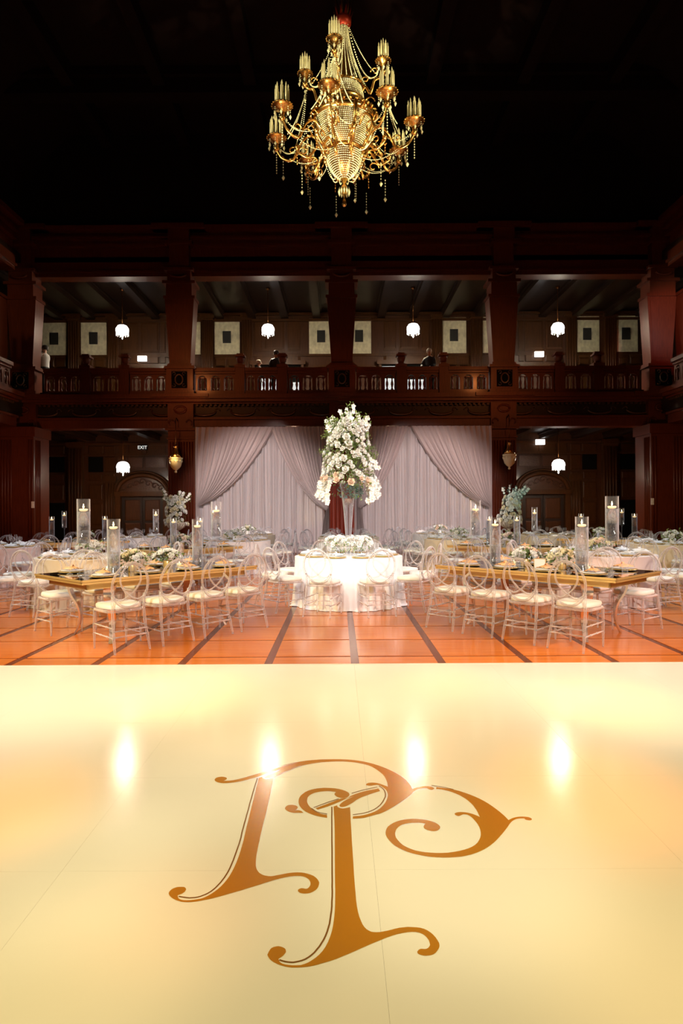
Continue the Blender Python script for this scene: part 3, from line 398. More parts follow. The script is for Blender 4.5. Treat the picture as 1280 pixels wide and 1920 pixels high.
for sgn in (0, 1):
    g = (lambda a, b: (a, b)) if sgn == 0 else (lambda a, b: (mir(b), mir(a)))
    # ground floor, side bays
    for a, b_ in ((20, 40), (42, 66), (70, 86), (90, 122), (166, 194), (196, 216)):
        panel(*g(a, b_), 834, 850)
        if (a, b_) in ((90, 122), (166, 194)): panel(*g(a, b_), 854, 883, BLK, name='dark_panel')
        else: panel(*g(a, b_), 854, 883)
        panel(*g(a, b_), 886, 900, PANF)
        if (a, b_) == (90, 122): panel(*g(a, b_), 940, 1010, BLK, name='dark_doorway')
        else: panel(*g(a, b_), 940, 985, PANF); panel(*g(a, b_), 988, 1010, PANF)
        panel(*g(a, b_), 904, 937, PANF)
    a, b_ = g(130, 158); flute(a, b_, 0, 4.45)
    a, b_ = g(198, 218); flute(a, b_, 0, 2.95, dep=.12, n=4)
    for a, b_ in ((222, 238), (242, 268), (274, 312)): panel(*g(a, b_), 856, 875, CAR, name='carved_panel'); panel(*g(a, b_), 832, 850)
    # arched doorway with carved tympanum
    xa, xb = [s2x(q) for q in g(222, 314)]; xm = (xa+xb)/2; hw = (xb-xa)/2; zb = s2z(920); zt = s2z(889)
    dr = empty('door_%d' % (sgn+1), (xm, 28.0, 0), kind='structure')
    fr = MB(); pts = [(hw*cos(t)*-1, -.14, zb+(zt-zb)*sin(t)) for t in [pi*i/18 for i in range(19)]]
    fr.tube(pts, .10, 6); fr.box(-hw-.1, hw+.1, -.22, 0, zb-.2, zb); fr.box(-hw-.08, -hw+.14, -.2, 0, 0, zb); fr.box(hw-.14, hw+.08, -.2, 0, 0, zb)
    fr.tube([(p[0]*1.12, -.1, zb+(p[2]-zb)*1.2) for p in pts], .05, 6)
    fr.build('door_frame', M['woodp'], dr)
    ty = MB(); ty.add([(0, -.05, zb)]+[(p[0]*.93, -.05, zb+(p[2]-zb)*.93) for p in pts], [(0, i+2, i+1) for i in range(18)])
    for q in range(-3, 4):
        c = Vector((q*hw*.25, -.08, zb+.12+.32*(1-abs(q)/3.4)))
        ty.tube([c+Vector((cos(t)*(.16-.02*t), 0, sin(t)*(.14-.018*t))) for t in [i*.6 for i in range(12)]], .026, 4)
    ty.build('carved_tympanum', M['carve'], dr)
    for q in (-1, 1):
        lf_ = MB().box(min(0, q*(hw-.16))+.01, max(0, q*(hw-.16))-.01, -.06, 0, 0, zb-.2).build('door_leaf', mat('door_oak', (.014, .006, .004), .5), dr)
        for za, zc in ((.15, .95), (1.05, zb-.35)):
            MB().cham(min(q*.1, q*(hw-.3)), max(q*.1, q*(hw-.3)), -.085, -.06, za, zc, .05).build('panel', M['woodd'], lf_)
    # upper storey: wood panels round the cream fabric panels
    for a, b_ in ((60, 78),): panel(*g(a, b_), 600, 665, CAR, name='carved_panel')
    for a, b_ in ((228, 262), (265, 300), (302, 312)): panel(*g(a, b_), 600, 660, PANF); panel(*g(a, b_), 664, 680, PAN)
    for a, b_ in ((84, 104), (106, 126), (156, 177), (179, 200), (380, 402), (404, 426), (428, 450)): panel(*g(a, b_), 668, 735, PANF)
    a, b_ = g(130, 152); flute(a, b_, 5.6, 9.95, dep=.14, n=5)
    a, b_ = g(204, 224); flute(a, b_, 5.6, 9.95, dep=.14, n=4)
    a, b_ = g(380, 402); flute(a, b_, 5.6, 9.95, dep=.14, n=5)
    a, b_ = g(455, 475); flute(a, b_, 5.6, 9.95, dep=.14, n=4)
    for a, b_ in ((478, 494), (496, 536), (540, 565)): panel(*g(a, b_), 598, 658, PANF)
    panel(*g(478, 565), 663, 684, PAN)
for nm, px0, px1 in (('a', 82, 127), ('b', 154, 202), ('c', 338, 378), ('d', 404, 451), ('e', 581, 626), ('f', 652, 697), ('g', 829, 875), ('h', 902, 945), ('i', 1078, 1124), ('j', 1151, 1196)):
    dz = -.0052*((px0+px1)/2-640)
    o = panel(px0, px1, 597+dz*.7+.5, 664+dz*.7+.5, CRM, name='fabric_panel')
    xm = (px0+px1)/2; g_ = panel(xm-7.5, xm+7.5, 620+dz*.7, 642+dz*.7, MB().box(-.5, .5, -.09, -.05, -.5, .5).box(-.4, .4, -.11, -.09, -.4, .4).mesh('grille', [M['grille']]), name='grille')
for z, d in ((4.3, .12), (9.85, .2), (9.6, .12), (8.10, .06), (7.62, .05), (6.5, .06), (3.85, .08)):
    MB().box(-16, 16.3, 28-d, 28, z, z+.1).build('moulding', M['woodp'], wb)
# lit doorways on the gallery behind the balustrade
for k, (a, b_) in enumerate(((480, 566), (716, 806))):
    x0, x1 = s2x(a), s2x(b_)
    d = empty('door_%d' % (k+3), ((x0+x1)/2, 27.9, 5.6), kind='structure'); hw = (x1-x0)/2
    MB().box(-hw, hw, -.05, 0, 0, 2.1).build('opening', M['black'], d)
    for (p, q, z0, z1) in ([(-.5, .08, 1.86, 2.0), (.62, .98, .0, 1.35), (-.86, -.05, .3, 1.55)] if k == 0 else [(-.98, -.1, 1.86, 2.02), (.1, .9, 1.82, 1.98), (-.98, -.42, 0, 1.5), (.05, .95, 0, 1.45)]):
        MB().box(p*hw, q*hw, -.09, -.05, z0, z1).build('lit_pane', M['pane'], d)
    MB().box(-hw-.12, -hw, -.15, 0, 0, 2.2).box(hw, hw+.12, -.15, 0, 0, 2.2).box(-hw-.2, hw+.2, -.18, 0, 2.1, 2.28).build('door_frame', M['woodp'], d)

# ================= GALLERY FRONT =================
PX = [-11.0, -5.57, 0, 5.57, 11.0]
gf = empty('gallery_front', (AX, Y0, 0), kind='structure')
def gal_run(par, x0, x1):
    mb = MB()   # lower architrave, frieze, cornice
    mb.box(x0, x1, -.05, .5, 4.33, 4.62); mb.box(x0, x1, -.12, .5, 4.62, 4.70)
    mb.build('architrave', M['wood'], par)
    MB().box(x0, x1, .06, .5, 4.70, 5.16).build('frieze', M['woodd'], par)
    mb = MB().box(x0, x1, -.12, .5, 5.16, 5.22).box(x0, x1, -.24, .5, 5.22, 5.32).box(x0, x1, -.32, .5, 5.32, 5.47); mb.build('cornice', M['wood'], par)
    dn = MB()
    for i in range(int((x1-x0)/.16)): dn.box(x0+.04+i*.16, x0+.12+i*.16, -.06, .06, 5.09, 5.16)
    dn.build('dentils', M['woodd'], par, kind='stuff')
    mb = MB(); mb.box(x0, x1, -.02, .5, 9.60, 9.72); mb.box(x0, x1, -.10, .5, 9.72, 9.80); mb.box(x0, x1, -.03, .5, 9.80, 10.1); mb.box(x0, x1, .05, .5, 10.1, 10.62)
    mb.box(x0, x1, -.12, .5, 10.62, 10.72); mb.box(x0, x1, -.2, .5, 10.86, 10.94); mb.box(x0, x1, -.05, .5, 10.72, 11.1); mb.box(x0, x1, -.34, .5, 11.1, 11.26)
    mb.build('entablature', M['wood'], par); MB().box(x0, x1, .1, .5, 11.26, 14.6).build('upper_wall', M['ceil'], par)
gal_run(gf, -11.5, 11.5)
# carved swags in the frieze
sw = MB()
for i in range(8):
    for q in range(2):
        xc = -11+2.75*i+.7+q*1.35
        sw.tube([(xc+.42*cos(t), .02, 4.93-.16*sin(t)) for t in [pi*j/10 for j in range(11)]], [.02+.03*sin(pi*j/10) for j in range(11)], 5)
        for s_ in (-1, 1): sw.tube([(xc+s_*(.42-.09*t*cos(t*2)), .02, 4.93+.09*t*sin(t*2)) for t in [j*.12 for j in range(14)]], .018, 4)
sw.build('carved_swags', M['carve'], gf, kind='stuff')
# lower piers, pedestals, upper tapered piers
def pier_meshes():
    lo = MB().box(-.46, .46, -.05, .55, 0, 4.33)
    lo.box(-.5, .5, -.1, .55, 0, .9).box(-.5, .5, -.1, .55, 3.95, 4.0).box(-.54, .54, -.14, .55, 4.25, 4.33)
    fl_ = MB()
    for i in range(9):
        x = -.38+i*.095; fl_.tube([(x, -.06, 1.0), (x, -.06, 3.85)], .03, 6)
    br = MB().box(-.44, .44, -.16, .2, 4.33, 5.16); br.tube([(.2*cos(t), -.2, 4.95+.12*sin(t)) for t in [j*pi/5 for j in range(11)]], .035, 5)
    br.tube([(-.3+.1*cos(t), -.2, 4.5+.1*sin(t)) for t in [j*.5 for j in range(9)]], .02, 4).tube([(.3-.1*cos(t), -.2, 4.5+.1*sin(t)) for t in [j*.5 for j in range(9)]], .02, 4)
    pd = MB().box(-.46, .46, -.28, .3, 5.47, 6.34).box(-.5, .5, -.32, .34, 5.47, 5.6).box(-.52, .52, -.34, .36, 6.34, 6.44)
    cp = MB().box(-.26, .26, -.33, -.28, 5.68, 6.24)
    cf = MB(); cf.tube([(.13*cos(t), -.35, 5.96+.17*sin(t)) for t in [j*pi/8 for j in range(16)]], .025, 5, closed=True)
    for sx in (-1, 1):
        for sz in (-1, 1): cf.tube([(sx*(.17+.05*cos(t)), -.35, 5.96+sz*(.2+.05*sin(t))) for t in [j*.7 for j in range(8)]], .014, 4)
    up = MB()
    up.add([(-.36, -.2, 6.5), (.36, -.2, 6.5), (.36, .4, 6.5), (-.36, .4, 6.5), (-.5, -.24, 8.75), (.5, -.24, 8.75), (.5, .4, 8.75), (-.5, .4, 8.75)],
           [(0, 1, 5, 4), (1, 2, 6, 5), (2, 3, 7, 6), (3, 0, 4, 7), (4, 5, 6, 7), (0, 3, 2, 1)])
    up.box(-.42, .42, -.3, .4, 6.44, 6.52); up.box(-.54, .54, -.3, .4, 8.75, 8.85)
    up.add([(-.3, -.215, 6.65), (.3, -.215, 6.65), (.41, -.26, 8.6), (-.41, -.26, 8.6)], [(0, 1, 2, 3)])
    cb = MB().box(-.44, .44, -.3, .4, 8.85, 9.25).box(-.56, .56, -.36, .4, 9.25, 9.35).box(-.4, .4, -.3, .4, 9.35, 9.7).box(-.5, .5, -.36, .4, 9.7, 9.8)
    cb.box(-.34, .34, -.26, .3, 9.8, 10.6).box(-.46, .46, -.4, .3, 10.6, 10.7).box(-.36, .36, -.34, .3, 10.7, 11.1).box(-.9, .9, -.48, .3, 11.1, 11.27)
    cb.tube([(.26*cos(t), -.38, 9.55+.1*sin(t)) for t in [j*pi/6+pi for j in range(7)]], .04, 5)
    cb.box(-1.0, 1.0, -.38, .3, 5.36, 5.48)
    return [(n, m.mesh(n, [M[k]])) for n, m, k in (('shaft', lo, 'wood'), ('fluting', fl_, 'wood'), ('bracket', br, 'wood'), ('pedestal', pd, 'wood'), ('carved_panel', cp, 'black'), ('carved_rosette', cf, 'carve'), ('tapered_shaft', up, 'wood'), ('capital', cb, 'wood'))]
PM = pier_meshes()
for i, x in enumerate(PX):
    p = empty('pier', (AX+x, Y0, 0), kind='structure')
    for n, me in PM: link(n, me, p)
    if i == 0 or i == 4:
        s_ = -1 if i == 0 else 1
        c = MB().box(-.57, .57, -.6, .57, 0, 4.33).box(-.62, .62, -.65, .6, 0, .5).box(-.64, .64, -.67, .6, 4.0, 4.33)
        for q in range(4): c.tube([(-s_*.57, -.45+q*.1, .6), (-s_*.57, -.45+q*.1, 3.9)], .033, 6)
        for q in range(4): c.tube([(-.5+q*.1 if s_ < 0 else .2+q*.1, -.6, .6), (-.5+q*.1 if s_ < 0 else .2+q*.1, -.6, 3.9)], .033, 6)
        for q in range(2): c.tube([((.42+q*.1)*(1 if s_ < 0 else -1), -.6, .6), ((.42+q*.1)*(1 if s_ < 0 else -1), -.6, 3.9)], .033, 6)
        c.build('corner_shaft', M['wood'], p)
        tap = link('tapered_shaft', PM[6][1], p, (s_*.75, -.5, 0)); tap.rotation_euler = (0, 0, -s_*pi/2)
# balustrades
BAL = MB().lathe([(.028, 0), (.045, .02), (.045, .05), (.022, .07), (.03, .12), (.048, .2), (.04, .27), (.022, .33), (.02, .38), (.042, .42), (.042, .46)], 8).mesh('baluster', [M['wood']])
def baluster_section(x0, x1, par):
    n = max(1, round((x1-x0)/.44)); st = (x1-x0)/n
    MB().box(x0, x1, -.1, .12, 6.2, 6.28).box(x0, x1, -.16, .18, 6.28, 6.4).build('rail', M['wood'], par)
    MB().box(x0, x1, -.1, .12, 5.47, 5.62).build('plinth', M['wood'], par)
    ab = MB()
    for i in range(n):
        xa = x0+st*i; xm = xa+st/2; w = st*.36; N = 8
        ab.box(xa, xm-w, -.04, .04, 5.62, 6.2); ab.box(xm+w, xa+st, -.04, .04, 5.62, 6.2)
        pts = [(xm+w*cos(pi*j/N), 5.99+.16*sin(pi*j/N)) for j in range(N+1)]
        v = []; f = []
        for (px_, pz_) in pts: v += [(px_, -.04, pz_), (px_, -.04, 6.2), (px_, .04, pz_), (px_, .04, 6.2)]
        for j in range(N): a = 4*j; f += [(a, a+1, a+5, a+4), (a+2, a+6, a+7, a+3), (a, a+4, a+6, a+2)]
        ab.add(v, f)
        ab.box(xm-w, xm+w, -.03, .03, 6.06-.0, 6.09)
        for q in (-1, 1):
            b = link('baluster', BAL, par, (xm+q*w*.52, 0, 5.62))
    ab.build('arch_board', M['wood'], par)
URN = MB().box(-.16, .16, -.16, .16, 5.47, 6.45).box(-.19, .19, -.19, .19, 6.4, 6.5).box(-.1, .1, -.1, .1, 6.5, 6.56).lathe([(.08, 6.56), (.12, 6.62), (.15, 6.72), (.15, 6.78)], 8).box(-.17, .17, -.17, .17, 6.78, 6.84).box(-.12, .12, -.12, .12, 6.84, 6.9).mesh('post', [M['wood']])
for i in range(4):
    a, b_ = PX[i]+.5, PX[i+1]-.5; L = b_-a
    if i == 0: a += .2
    if i == 3: b_ -= .2
    st = [a]+[a+(b_-a)*.34, a+(b_-a)*.66]+[b_]
    bs = empty('balustrade', (AX, Y0, 0), kind='structure')
    for q in range(3): baluster_section(st[q]+(.17 if q else 0), st[q+1]-(.17 if q < 2 else 0), bs)
    for q in (1, 2): link('post', URN, bs, (st[q], 0, 0))
# side galleries (two bays each side, receding towards the camera)
for s_ in (-1, 1):
    sg = empty('side_gallery', (AX+s_*11.0, Y0-.6, 0), rz=(-s_)*pi/2, kind='structure')
    if s_ < 0: x0, x1, d = -22.0, -.1, -1
    else: x0, x1, d = .1, 22.0, 1
    # local x runs along the hall; front face (low y) looks at the hall's middle
    sg.rotation_euler = (0, 0, pi/2 if s_ < 0 else -pi/2)
    gal_run(sg, x0, x1)
    for k in range(1, 4):
        xx = d*5.57*k
        for n, me in PM:
            if n in ('shaft', 'fluting', 'tapered_shaft', 'pedestal', 'capital'): link(n, me, sg, (xx, 0, 0))
    for k in range(0, 3):
        a = d*(5.57*k+.5); b_ = d*(5.57*(k+1)-.5); a, b_ = min(a, b_), max(a, b_)
        if k == 2: MB().box(a, b_, -.06, .1, 5.47, 6.4).build('rail', M['wood'], sg); continue
        st = [a, a+(b_-a)/3, a+(b_-a)*2/3, b_]
        for q in range(3): baluster_section(st[q]+(.17 if q else 0), st[q+1]-(.17 if q < 2 else 0), sg)
        for q in (1, 2): link('post', URN, sg, (st[q], 0, 0))
# light switches on the corner piers
for s_, x in ((-1, -10.42), (1, 10.42)):
    o = MB().box(-.05, .05, -.02, 0, -.11, .11).box(-.012, .012, -.045, -.02, -.03, .03).build('switch_plate', M['china'], None, (AX+x-(.03 if s_ < 0 else -.03), Y0-.62, 1.7))
    tag(o, 'small white switch plate on the %s corner pier' % ('left' if s_ < 0 else 'right'), 'switch')

# ================= DRAPES =================
def sheer(name, x0, x1, y, label, n=34, seed=0, curl=0):
    rnd = random.Random(seed); ph = [rnd.uniform(0, 6.28) for _ in range(4)]
    def fn(u, v):
        a = .045*sin(u*n*2*pi/2+ph[0])+.02*sin(u*n*5.1+ph[1]+v*1.5)+.012*sin(u*n*9+ph[2])
        return (x0+(x1-x0)*u+.012*sin(v*5+u*30), y+a, 4.28-v*4.26)
    mb = MB(); mb.grid(fn, int(n*7), 10)
    o = mb.build(name, M['sheer'], None); return tag(o, label, 'drape')
sheer('sheer_drape', -4.85, -.5, 22.02, 'grey-white pleated sheer drape hanging across the bay left of the tall flowers', 40, 3)
sheer('sheer_drape', .5, 5.17, 22.02, 'grey-white pleated sheer drape hanging across the bay right of the tall flowers', 42, 4)
rod = MB().tube([(-4.95, 21.98, 4.29), (5.25, 21.98, 4.29)], .03, 6).build('curtain_rod', M['steel']); tag(rod, 'thin rod along the top of the white drapes', 'rod')
def swag(x_in, x_side, ztie, label, seed, low=.0):
    """panel gathered along the top from x_in (middle of bay) to x_side and tied back at x_side"""
    rnd = random.Random(seed); n = 13; ph = rnd.uniform(0, 6)
    d = 1 if x_side > x_in else -1; W_ = abs(x_side-x_in)
    def fn(u, v):
        tx = x_in+(x_side-x_in)*u; vt = .72
        kx = x_side-d*.10*(1-u); kz = ztie-.10*(1-u)
        if v <= vt:
            t = v/vt
            cx = tx+(kx-tx)*.44; cz = 4.29+(kz-4.29)*.80
            x = (1-t)**2*tx+2*t*(1-t)*cx+t*t*kx; z = (1-t)**2*4.29+2*t*(1-t)*cz+t*t*kz
            amp = .085*(1-t*.55)*min(1, t*4+.35)
        else:
            t = (v-vt)/(1-vt); x = kx-d*(.22*t**.7)*(1-u); z = kz*(1-t)+.02; amp = .03+.02*t
        return (x, 21.90-.05*(1-u)+amp*(sin(u*n*2*pi+ph+v*.6+1.6*sin(u*11+ph))+.35*sin(u*n*4.6*pi+ph*2)), z)
    mb = MB(); mb.grid(fn, 150, 40)
    return tag(mb.build('swag_drape', M['swag'], None), label, 'drape')
swag(-2.15, -4.83, 1.72, 'blush drape at the far left, swept back to the pier beside the left flower urn', 1)
swag(-2.3, -.33, 1.55, 'blush drape sweeping right towards the tall flowers, left bay', 2)
swag(2.35, .62, 1.62, 'blush drape sweeping left towards the tall flowers, right bay', 3)
swag(2.45, 5.17, 1.62, 'blush drape at the far right, swept back to the pier beside the right flower urn', 5)
o = MB().box(-.34, .52, 21.95, 22.3, 0, 4.25); 
for i in range(6): o.tube([(-.25+i*.14, 21.95, .1), (-.25+i*.14, 21.95, 4.1)], .035, 6)
o = o.build('centre_post', M['redfab']); o['kind'] = 'structure'

# ================= LAMPS =================
def pendant_parts():
    sh = MB().lathe([(.06, .17), (.17, .13), (.235, .03), (.245, -.06), (.22, -.14), (.17, -.19)], 20, caps=False)
    rod = MB().tube([(0, 0, .15), (0, 0, 1.55)], .014, 6).lathe([(.07, .16), (.07, .19), (.03, .22)], 10).lathe([(.08, 1.55), (.08, 1.51), (.03, 1.47)], 10)
    fr = MB()
    for i in range(14):
        a = 2*pi*i/14
        for j in range(3): fr.octa((.23*cos(a), .23*sin(a), -.12-.055*j), .014, rz=.03)
    fr.lathe([(.03, -.19), (.06, -.24), (.02, -.30), (.035, -.34), (.0, -.40)], 8)
    return [('shade', sh.mesh('shade', [M['shade']]), []), ('rod', rod.mesh('rod', [M['brassd']]), []), ('crystal_fringe', fr.mesh('crystal_fringe', [M['crystal']]), [])]
PN = pendant_parts()
for zi, (z, lv) in enumerate(((8.45, 'upper gallery'), (3.20, 'ground floor'))):
    for k, px in enumerate((231, 504, 776, 1047)):
        if zi == 1 and k in (1, 2): wd = ['', 'left of the tall flowers', 'right of the tall flowers', ''][k]; lab = 'lit pendant lamp showing through the sheer drape ' + wd
        else: lab = 'lit crystal-fringed pendant lamp in the %s, %s bay' % (lv, ['far left', 'left of centre', 'right of centre', 'far right'][k])
        x = (px-635)*24.9/1215
        o = place(PN, 'pendant_lamp', (x, 24.9, z), 0, lab, 'lamp', 'pendant lamps under the gallery ceilings')
        pointl('pendant_glow', (x, 24.9, z-.1), 950 if zi == 0 else 380, (1, .82, .58), .2)
        pointl('front_beam_glow', (x, 23.15, z+1.2 if zi == 0 else z+1.3), 5, (1, .93, .85), .05)  # separate point lamp ahead of each pendant, just behind the front beam
# exit signs
for x, y, z, t, lab in (((268-635)*27.8/1215, 27.8, 4.18, 1, 'small dark exit sign with pale letters over the left arched door'),
                 ((1013-635)*27.8/1215, 27.8, 4.33, 0, 'glowing white exit sign over the right arched door'),
                 ((268-635)*27.8/1215, 27.8, 8.0, 0, 'glowing white exit sign on the gallery wall below the left pendant'),
                 ((1012-635)*27.8/1215, 27.8, 8.1, 0, 'glowing white exit sign on the gallery wall below the right pendant')):
    o = empty('exit_sign', (x, y, z), label=lab, cat='sign')
    MB().box(-.19, .19, -.05, .05, -.11, .11).build('sign_box', M['bplast'] if t else M['sign'], o)
    if t:
        cu = bpy.data.curves.new('letters', 'FONT'); cu.body = 'EXIT'; cu.size = .2; cu.align_x = 'CENTER'; cu.align_y = 'CENTER'; cu.extrude = .004
        cu.materials.append(M['signl']); tmp = bpy.data.objects.new('letters_curve', cu); COL.objects.link(tmp); bpy.context.view_layer.update(); me = bpy.data.meshes.new_from_object(tmp); bpy.data.objects.remove(tmp)
        c = link('letters', me, o, (0, -.056, 0), kind='stuff'); c.rotation_euler = (pi/2, 0, 0)
    MB().box(-.02, .02, -.02, .25, -.02, .02).build('bracket', M['bplast'], o)
# hanging gilt lanterns on the piers
def lantern_parts():
    bd = MB().lathe([(.03, -.46), (.05, -.42), (.02, -.38), (.09, -.34), (.17, -.25), (.215, -.1), (.22, .0)], 16).lathe([(.23, 0), (.24, .03), (.23, .06)], 16)
    up = MB().lathe([(.2, .06), (.12, .2), (.06, .36), (.05, .42), (.08, .44), (.02, .5)], 14)
    ch = MB().tube([(0, 0, .5), (0, 0, 1.35)], .012, 5).tube([(0, .25, 1.35), (0, .1, 1.42), (0, 0, 1.35)], .02, 5)
    dr = MB()
    for i in range(12):
        a = 2*pi*i/12; dr.octa((.22*cos(a), .22*sin(a), -.06), .02, rz=.05)
    return [('bowl', bd.mesh('bowl', [M['bead']]), []), ('crown', up.mesh('crown', [M['brass']]), []), ('chain', ch.mesh('chain', [M['brassd']]), []), ('crystal_drops', dr.mesh('crystal_drops', [M['bead']]), [])]
LP = lantern_parts()
place(LP, 'gilt_lantern', ((330-635)*22.1/1215, 22.1, 3.22), 0, 'gilt beaded lantern hanging on the pier left of the drapes', 'lantern')
place(LP, 'gilt_lantern', ((955-635)*22.1/1215, 22.1, 3.28), 0, 'dim beaded lantern hanging on the pier right of the drapes', 'lantern')
pointl('lantern_glow', ((330-635)*22.1/1215, 21.7, 3.3), 6, (1, .6, .25), .1)

# ================= CHANDELIER =================
CY_ = 11.0; CXX = (646-635)*11/1215+.02
ch = empty('crystal_chandelier', (CXX, CY_, 0), label='large gilt and crystal chandelier with rings of candle clusters, hanging from the dark ceiling', cat='chandelier')
ZR = 8.05
def beadsurf(prof, rows, mb, k=.95, r0=.012):
    P_ = bez([(r, 0, z) for r, z in prof], 12); 
    L = [0]
    for i in range(1, len(P_)): L.append(L[-1]+(P_[i]-P_[i-1]).length)
    for q in range(rows):
        t = L[-1]*q/(rows-1); i = max(j for j in range(len(L)) if L[j] <= t+1e-9); i = min(i, len(P_)-2)
        f = (t-L[i])/max(1e-6, L[i+1]-L[i]); p = P_[i].lerp(P_[i+1], f)
        n = max(6, int(2*pi*p.x/.030))
        for j in range(n):
            a = 2*pi*(j+.5*(q % 2))/n; mb.octa((p.x*cos(a), p.x*sin(a), p.z), r0)
b1 = MB(); beadsurf([(.51, ZR), (.49, ZR-.12), (.42, ZR-.32), (.32, ZR-.46)], 19, b1, r0=.0135)
b1.lathe([(.50, ZR), (.48, ZR-.12), (.41, ZR-.32), (.31, ZR-.47)], 24, mi=1, caps=False)
bo = b1.build('beaded_bowl', [M['bead'], M['brassd']], ch)
b2 = MB(); beadsurf([(.30, ZR-.52), (.285, ZR-.66), (.20, ZR-.84), (.07, ZR-.95)], 16, b2, r0=.0125)
b2.lathe([(.29, ZR-.52), (.275, ZR-.66), (.19, ZR-.84), (.06, ZR-.95)], 20, mi=1, caps=False)
b2.build('lower_beaded_bowl', [M['bead'], M['brassd']], ch)
rg = MB().lathe([(.51, ZR-.02), (.54, ZR), (.55, ZR+.05), (.52, ZR+.09), (.50, ZR+.04)], 32, caps=False)
for i in range(32):
    a = 2*pi*i/32; rg.octa((.55*cos(a), .55*sin(a), ZR+.10), .045, rz=.05)
rg.build('rim', M['brass'], ch)
MB().lathe([(.31, ZR-.47), (.33, ZR-.49), (.32, ZR-.53), (.30, ZR-.53)], 28, caps=False).build('lower_rim', M['brass'], ch)
for i in range(8):   # gilt straps down the bowl
    a = 2*pi*i/8+.35
    MB().tube([(r*cos(a), r*sin(a), z) for r, z in ((.55, ZR+.08), (.53, ZR-.12), (.45, ZR-.33), (.35, ZR-.48), (.36, ZR-.56), (.32, ZR-.68))], [.035, .03, .025, .03, .035, .015], 5, flat=.5).build('strap', M['brass'], ch)
cn = MB(); beadsurf([(.34, ZR+.32), (.33, ZR+.45), (.30, ZR+.56)], 8, cn, r0=.014); 
for j in range(26):
    a = 2*pi*j/26
    for q in range(40):
        t = q/39; r = .30*(1-t)**1.7+.075; cn.octa((r*cos(a), r*sin(a), ZR+.58+1.08*t), .011, rz=.013)
cn.lathe([(.26, ZR+.3), (.25, ZR+.58), (.14, ZR+.9), (.07, ZR+1.3), (.05, ZR+1.65)], 16, mi=1, caps=False)
cn.build('beaded_cone', [M['bead'], M['brassd']], ch)
MB().lathe([(.35, ZR+.28), (.37, ZR+.31), (.35, ZR+.35)], 24, caps=False).lathe([(.33, ZR+.56), (.35, ZR+.59), (.31, ZR+.62)], 24, caps=False).build('upper_rim', M['brass'], ch)
cr = MB().lathe([(.08, ZR+1.62), (.13, ZR+1.66), (.14, ZR+1.76), (.10, ZR+1.8)], 12, caps=False)
for i in range(10):
    a = 2*pi*i/10; cr.add([(.12*cos(a-.25), .12*sin(a-.25), ZR+1.74), (.12*cos(a+.25), .12*sin(a+.25), ZR+1.74), (.17*cos(a), .17*sin(a), ZR+1.9)], [(0, 1, 2)])
cr.build('crown', M['red'], ch)
for i in range(6):
    a = i*pi/3+.3; MB().tube([(.09*cos(a), .09*sin(a), ZR+1.75), (.17*cos(a), .17*sin(a), ZR+2.3), (.10*cos(a), .10*sin(a), 14.6)], .011, 5).build('hanging_rod', M['brassd'], ch)
MB().lathe([(.0, 6.62), (.035, 6.64), (.045, 6.68), (.03, 6.73), (.015, 6.78), (.05, 6.84), (.07, 6.9), (.04, 6.98), (.02, 7.0), (.07, 7.1)], 12).build('finial', M['brass'], ch)
# ring of candle clusters
def tray_meshes(R_, n, hc, rc):
    tr = MB().lathe([(.02, -.10), (.05, -.06), (R_*.55, -.035), (R_, .0), (R_*1.02, .02), (R_*.9, .012)], 20, caps=False)
    for i in range(18):
        a = 2*pi*i/18; tr.octa((R_*cos(a), R_*sin(a), .012), .02, rz=.018)
    tr.lathe([(.03, -.22), (.055, -.18), (.035, -.14), (.05, -.10)], 10)
    cpos = []
    for i in range(n):
        a = 2*pi*i/n; r = R_*.6; cpos.append((r*cos(a), r*sin(a), 0, 1))
    cpos.append((0, 0, 0, 1.22)); cd = (MB().lathe([(rc, .01), (rc, hc*.78), (rc*.5, hc*.82), (rc*.65, hc*.88), (.001, hc)], 8).mesh('candle', [M['tube']]), cpos)
    dp = MB()
    for i in range(7):
        a = 2*pi*i/7+.2; r = R_*.8
        for j in range(2): dp.octa((r*cos(a), r*sin(a), -.05-.03*j), .011)
        dp.octa((r*cos(a), r*sin(a), -.15), .022, rz=.05)
    return tr.mesh('tray', [M['brass']]), cd, dp.mesh('crystal_drops', [M['bead']])
TA = tray_meshes(.165, 8, .36, .019); TB = tray_meshes(.125, 6, .33, .017)
def arm(a, r0, z0, r1, z1, big=True):
    c = Vector((cos(a), sin(a), 0))
    def p(r, z): return c*r+Vector((0, 0, z))
    mb = MB()
    dz = .30 if big else .2
    pts = bez([p(r0, z0), p(r0+(r1-r0)*.2, z0+.10), p(r0+(r1-r0)*.42, z0-.02), p(r0+(r1-r0)*.6, z1-dz-.1), p(r0+(r1-r0)*.85, z1-dz-.06), p(r1, z1-.2)], 5)
    mb.tube(pts, [.024-.008*abs(i/len(pts)-.5) for i in range(len(pts))], 6)
    # scrolls
    for (rr, zz, s1, sg) in ((r0+(r1-r0)*.35, z0-.16, .10, 1), (r0+(r1-r0)*.62, z1-dz+.06, .075, -1), (r0+(r1-r0)*.2, z0+.22, .07, -1)):
        mb.tube([p(rr+sg*s1*(1-t/7)*cos(t), zz+s1*(1-t/7)*sin(t)) for t in [k*.5 for k in range(12)]], .014, 5)
    for k in range(0, len(pts), 4): mb.octa(tuple(pts[k]+Vector((0, 0, .02))), .03, rz=.035)
    return mb
ctr_local = Vector((0, 0, 0))
r1 = 1.19; r2 = .68; zt1 = 7.92; zt2 = 8.98
